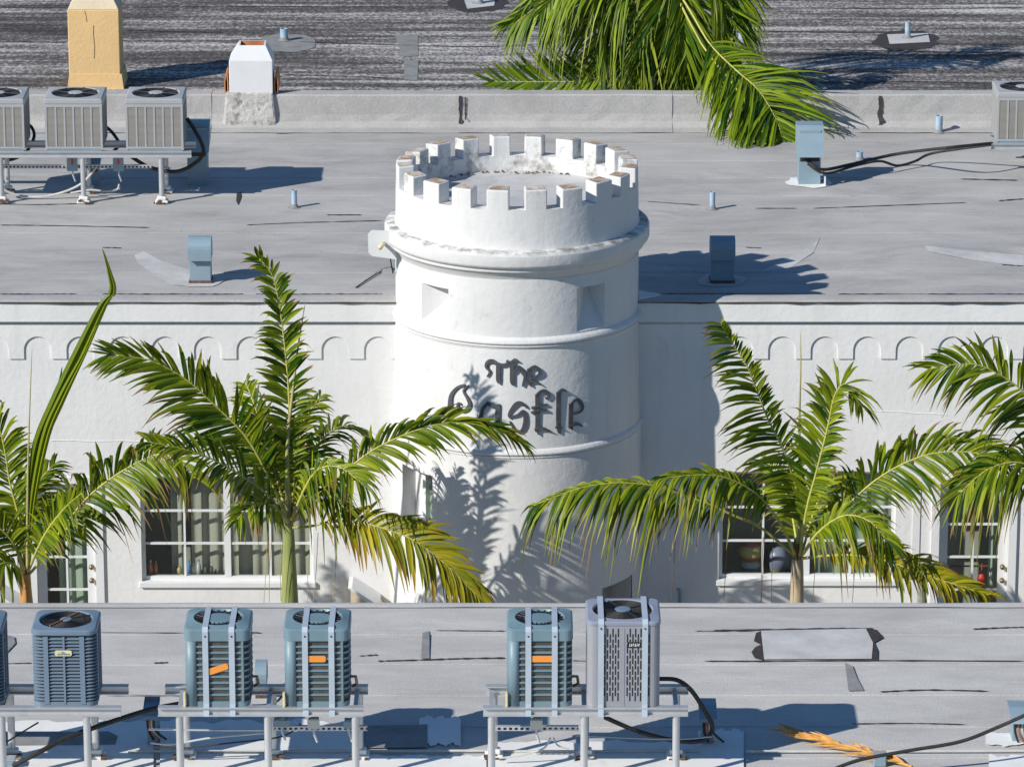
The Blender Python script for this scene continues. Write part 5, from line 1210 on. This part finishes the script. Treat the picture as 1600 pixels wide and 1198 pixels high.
def filaments(t, us, v0, v1, Y, m='spear'):
    rq = random.Random(us[0])
    for u in us:
        vv = v1 + rq.uniform(-8, 8); MB().tube(smooth_path([PY(u + 3, v0 + rq.uniform(-20, 20), Y), PY(u, (v0 + vv) / 2, Y), PY(u - 2 + rq.uniform(-3, 3), vv, Y)], 4), .0035, 4).build('hanging_filament', m, t)
filaments(PA, [415, 421, 438, 481, 494, 524], 845, 945, YP - .25)
# --- palm in front of the lantern window
PB = palm('palm with tan trunk right of the tower before the pot window', 1246, 875, YP, [(872, 9), (890, 10), (945, 11.5)], 'trunk_tan')
F = lambda *a, **k: frond(PB, *a, **k)
F([(1245, 870), (1252, 800), (1228, 712), (1202, 659), (1188, 625), (1168, 574), (1140, 530), (1127, 507)], YP, YP - .35, .62, 46, roll=(.25, -.9, .3), droop=.2, seed=21, wd=.030, up=.40, dn=1.0, a_base=74, a_tip=42)
F([(1250, 868), (1260, 797), (1276, 736), (1293, 669), (1304, 618), (1322, 600), (1345, 632)], YP - .1, YP - .25, .50, 44, roll=(-.35, -.9, .1), droop=.25, seed=22, wd=.030, up=.6, dn=1.1)
F([(1255, 865), (1285, 825), (1316, 797), (1364, 753), (1414, 723), (1465, 707), (1532, 709), (1600, 738)], YP, YP - .3, .56, 48, roll=(.1, -.85, .4), droop=.35, seed=23, wd=.031, up=.85, dn=1.15, a_tip=34)
F([(1240, 866), (1187, 823), (1148, 806), (1109, 788), (1069, 774), (1030, 761), (991, 755), (951, 755), (900, 764), (833, 790)], YP - .05, YP - .9, .56, 54, roll=(-.05, -.5, .85), droop=.75, seed=24, wd=.030, start=.3, up=.45, dn=1.0, a_base=62, a_tip=30, vlift=.12)
F([(1242, 866), (1218, 815), (1180, 770), (1130, 745), (1082, 742), (1030, 748)], YP - .1, YP - 1.0, .45, 36, roll=(0, -.6, .8), droop=.6, seed=25, wd=.030, start=.34, up=.7)
F([(1252, 872), (1290, 868), (1330, 867), (1370, 872), (1412, 885), (1459, 902), (1540, 928)], YP - .1, YP - .7, .50, 38, roll=(.1, -.7, .7), droop=.55, seed=26, wd=.034, up=.45, dn=1.0, m='leaf_gold', dry=.15)
F([(1254, 866), (1280, 830), (1320, 805), (1360, 815), (1390, 850)], YP - .1, YP - .8, .42, 30, roll=(0, -.6, .8), droop=.6, seed=27, wd=.03)
F([(1248, 868), (1235, 790), (1215, 740), (1195, 720)], YP + .1, YP + 1.0, .42, 26, roll=(0, -.4, .9), droop=.4, seed=29, wd=.03)
F([(1252, 868), (1275, 790), (1300, 750), (1330, 740)], YP + .1, YP + .9, .42, 26, roll=(0, -.4, .9), droop=.5, seed=30, wd=.03)
spear(PB, [(1248, 868), (1249, 760), (1249, 652), (1251, 580), (1251, 518)], YP - .04, .022)
filaments(PB, [1052, 1134, 1190, 1206, 1192, 1335, 1273], 840, 945, YP - .25, 'husk')
# --- palm at the left edge
PC = palm('palm at the left edge with orange-tan trunk foot and folded spear leaf', 40, 905, YP, [(895, 8), (918, 9), (945, 11)], 'trunk_orange')
F = lambda *a, **k: frond(PC, *a, **k)
F([(44, 898), (60, 880), (93, 832), (133, 781), (174, 747), (214, 723), (250, 709), (282, 718), (300, 745)], YP, YP - .5, .58, 48, roll=(.1, -.9, .3), droop=.42, seed=41, wd=.031, up=.85, dn=1.1, dry=.5, a_tip=40)
F([(40, 890), (30, 810), (16, 757), (8, 707), (-4, 660), (-30, 610)], YP, YP + .1, .52, 38, roll=(.1, -1, .1), droop=.3, seed=42, wd=.03)
F([(38, 890), (15, 840), (-25, 812), (-80, 810)], YP - .1, YP - .4, .5, 30, roll=(0, -.8, .5), droop=.4, seed=43)
F([(44, 892), (70, 835), (100, 795), (128, 770)], YP - .15, YP - .8, .4, 26, roll=(0, -.7, .7), droop=.3, seed=44)
F([(36, 895), (18, 880), (-5, 885), (-30, 920)], YP - .15, YP - .7, .42, 22, roll=(0, -.6, .8), droop=.6, seed=45)
F([(42, 890), (40, 810), (55, 760), (85, 725)], YP + .1, YP + .7, .46, 28, roll=(0, -.6, .7), droop=.4, seed=46)
# half-open folded leaf: leaflets pressed along the rachis
def folded_leaf(parent, pix, Y, wid, lean, tone, nm='folded_leaf'):
    path = smooth_path([PY(u, v, Y) for u, v in pix], 10); k = len(path); mb = MB(); mb.leaf = []
    for i_, p in enumerate(path):
        t = i_ / (k - 1); tn = (path[min(i_ + 1, k - 1)] - path[max(i_ - 1, 0)]).normalized(); sd_ = tn.cross(Vector((lean, -1, .1)).normalized()).normalized(); fw = Vector((0, -1, 0))
        ww = wid * max(.03, (math.sin(math.pi * min(1, t * 1.25 + .05)) ** .7 if t < .72 else .55 * (1 - (t - .72) / .28) ** .8))
        for o_, z_ in ((-1, .0), (-.45, .55), (0, 0), (.4, .5), (1, -.1)): mb.v.append(tuple(p + sd_ * ww * o_ + fw * ww * z_)); mb.leaf.append((min(1, max(0, tone + .3 * o_)), max(0, (t - .93) * 8), 0))
    mb.f = [(5 * i_ + q_, 5 * i_ + q_ + 1, 5 * i_ + q_ + 6, 5 * i_ + q_ + 5) for i_ in range(k - 1) for q_ in range(4)]
    return mb.build(nm, 'leaf', parent)
folded_leaf(PC, [(44, 880), (47, 800), (60, 700), (90, 625), (130, 540), (160, 478), (176, 455), (171, 425), (160, 388)], YP - .15, .085, .3, .55)
folded_leaf(PC, [(46, 860), (52, 780), (72, 680), (98, 618), (130, 556), (146, 520), (152, 508)], YP - .19, .05, .1, .8, 'leaf_strip')
folded_leaf(PC, [(44, 860), (46, 780), (58, 690), (76, 640), (92, 600), (97, 572)], YP - .12, .045, .5, .35, 'leaf_strip')
spear(PC, [(43, 890), (43, 800), (45, 680), (50, 545)], YP - .2, .020)
# --- palm off the right edge
PD = palm('palm beyond the right edge whose fronds reach into the picture', 1665, 800, YP, [(795, 9), (830, 10), (945, 12)], 'trunk_tan')
F = lambda *a, **k: frond(PD, *a, **k)
F([(1665, 795), (1650, 700), (1628, 640), (1600, 612), (1560, 584), (1516, 568), (1452, 576)], YP, YP - .4, .62, 40, roll=(-.1, -.85, .4), droop=.3, seed=61, wd=.034, a_tip=32)
F([(1660, 795), (1635, 745), (1590, 722), (1540, 735), (1495, 775)], YP - .1, YP - .6, .55, 36, roll=(0, -.7, .7), droop=.6, seed=62, wd=.031)
F([(1668, 795), (1680, 690), (1690, 600), (1720, 520)], YP, YP, .55, 36, roll=(0, -1, .1), droop=.3, seed=64)
F([(1670, 795), (1720, 740), (1790, 730)], YP, YP, .55, 30, droop=.3, seed=65)
# --- palm behind the parapet wall
YE = 11.02
pe = PY(1050, -40, YE)
PE = thing('palm_tree', 'bushy bright green palm rising behind the parapet wall at the top', 'palm tree', (pe.x, YE, 0), 'palm trees')
MB().lathe([(.16, 0), (.13, 2), (.11, pe.z - .3), (.08, pe.z + .05)], 18, pe.x, YE).build('trunk', 'trunk_tan', PE, smooth=True)
F = lambda *a, **k: frond(PE, *a, m='leaf_back', **k)
F([(1050, -40), (980, -80), (900, -55), (850, 0), (800, 40)], YE, YE, .62, 44, roll=(0, -.7, .7), droop=.45, seed=81, wd=.030, dry=.05)
F([(1050, -40), (985, -30), (930, -40), (880, -10), (850, 30)], YE, YE - .1, .68, 44, roll=(0, -.6, .8), droop=.55, seed=82, wd=.030, dry=.05)
F([(1050, -40), (1010, -10), (985, 30), (960, 90)], YE, YE, .85, 40, roll=(0, -.8, .5), droop=.35, seed=83, wd=.030, dry=.05)
F([(1052, -40), (1040, 0), (1035, 45), (1045, 100)], YE, YE, .70, 40, roll=(0, -.9, .3), droop=.5, seed=84, wd=.030, dry=.05)
F([(1055, -40), (1100, -60), (1135, -20), (1150, 40)], YE, YE - .05, .62, 40, roll=(0, -.7, .7), droop=.5, seed=85, wd=.030, dry=.05)
F([(1040, 60), (985, 100), (920, 125), (850, 128), (765, 128)], YE - .1, YE - .05, .62, 40, roll=(0, -.9, .3), droop=-.05, seed=86, wd=.028, dry=.1, up=.9, dn=.5)
F([(1055, -20), (1080, 20), (1110, 70), (1150, 110), (1182, 138), (1205, 172), (1221, 210), (1228, 262)], YE - .1, YE - 2.1, 1.0, 56, roll=(.25, -.75, .5), droop=.3, seed=87, wd=.028, dry=.1, start=.3, up=1.05, dn=1.0, a_base=82, a_tip=34)
F([(1060, 0), (1100, 75), (1140, 125), (1168, 165), (1186, 205), (1192, 248)], YE - .2, YE - 1.9, .85, 44, roll=(.1, -.75, .5), droop=.4, seed=95, wd=.028, dry=.1, start=.35, a_base=80, a_tip=36)
F([(1052, -30), (1065, 20), (1080, 70), (1090, 120)], YE, YE + .1, .70, 36, roll=(.2, -.9, .3), droop=.4, seed=88, wd=.030, dry=.05)
F([(1050, -40), (1030, -140), (960, -200), (880, -190)], YE, YE + .4, .8, 40, droop=.5, seed=89, dry=.05)
F([(1050, -40), (1090, -140), (1160, -180), (1230, -150)], YE, YE + .6, .8, 40, droop=.5, seed=90, dry=.05)
F([(1050, -40), (1060, -160), (1070, -260)], YE, YE + .5, .8, 40, droop=.4, seed=91, dry=.05)
F([(1050, -60), (1048, -20), (1042, 30), (1030, 90)], YE - .12, YE - .16, .8, 40, roll=(0, -.9, .3), droop=.35, seed=93, wd=.03, dry=.05, start=.05)
F([(1055, -60), (1075, -20), (1092, 30), (1100, 85)], YE - .12, YE - .16, .8, 40, roll=(0, -.9, .3), droop=.35, seed=94, wd=.03, dry=.05, start=.05)
F([(1050, -30), (1000, -60), (950, -20), (925, 40)], YE, YE, .85, 40, roll=(0, -.8, .5), droop=.45, seed=92, wd=.03, dry=.05)

# dead frond lying on the near roof
DF = thing('fallen_frond', 'dry orange-brown palm frond lying on the near roof', 'palm frond', PZ(1330, 1170, Z_NEAR))
rq = random.Random(77); mb = MB()
base = PZ(1425, 1202, Z_NEAR) + Vector((0, 0, .03)); tip = PZ(1235, 1154, Z_NEAR) + Vector((0, 0, .06)); ax = (tip - base).normalized()
stem = MB().tube([base, base.lerp(tip, .5) + Vector((0, 0, .03)), tip], [.016, .012, .004], 6).build('stem', 'dead', DF)
for i in range(70):
    s_ = rq.uniform(.05, .95); p = base.lerp(tip, s_) + Vector((0, 0, .02)); sd_ = rq.choice((-1, 1)); a = rq.uniform(.08, .45)
    d = Vector((ax.x * math.cos(a) - sd_ * ax.y * math.sin(a), ax.y * math.cos(a) + sd_ * ax.x * math.sin(a), rq.uniform(-.02, .12))).normalized(); ln = rq.uniform(.2, .42); wv = Vector((-d.y, d.x, rq.uniform(-.5, .5))).normalized() * rq.uniform(.006, .012)
    e = p + d * ln; e.z = max(e.z - .02, Z_NEAR + .02)
    mb.add([p - wv * .6, p + wv * .6, p.lerp(e, .5) + wv + Vector((0, 0, .02)), e, p.lerp(e, .5) - wv + Vector((0, 0, .02))], [(0, 1, 2, 3, 4)])
stuff(mb.build('dry_leaflets', 'dead', DF))
bpy.context.view_layer.update()
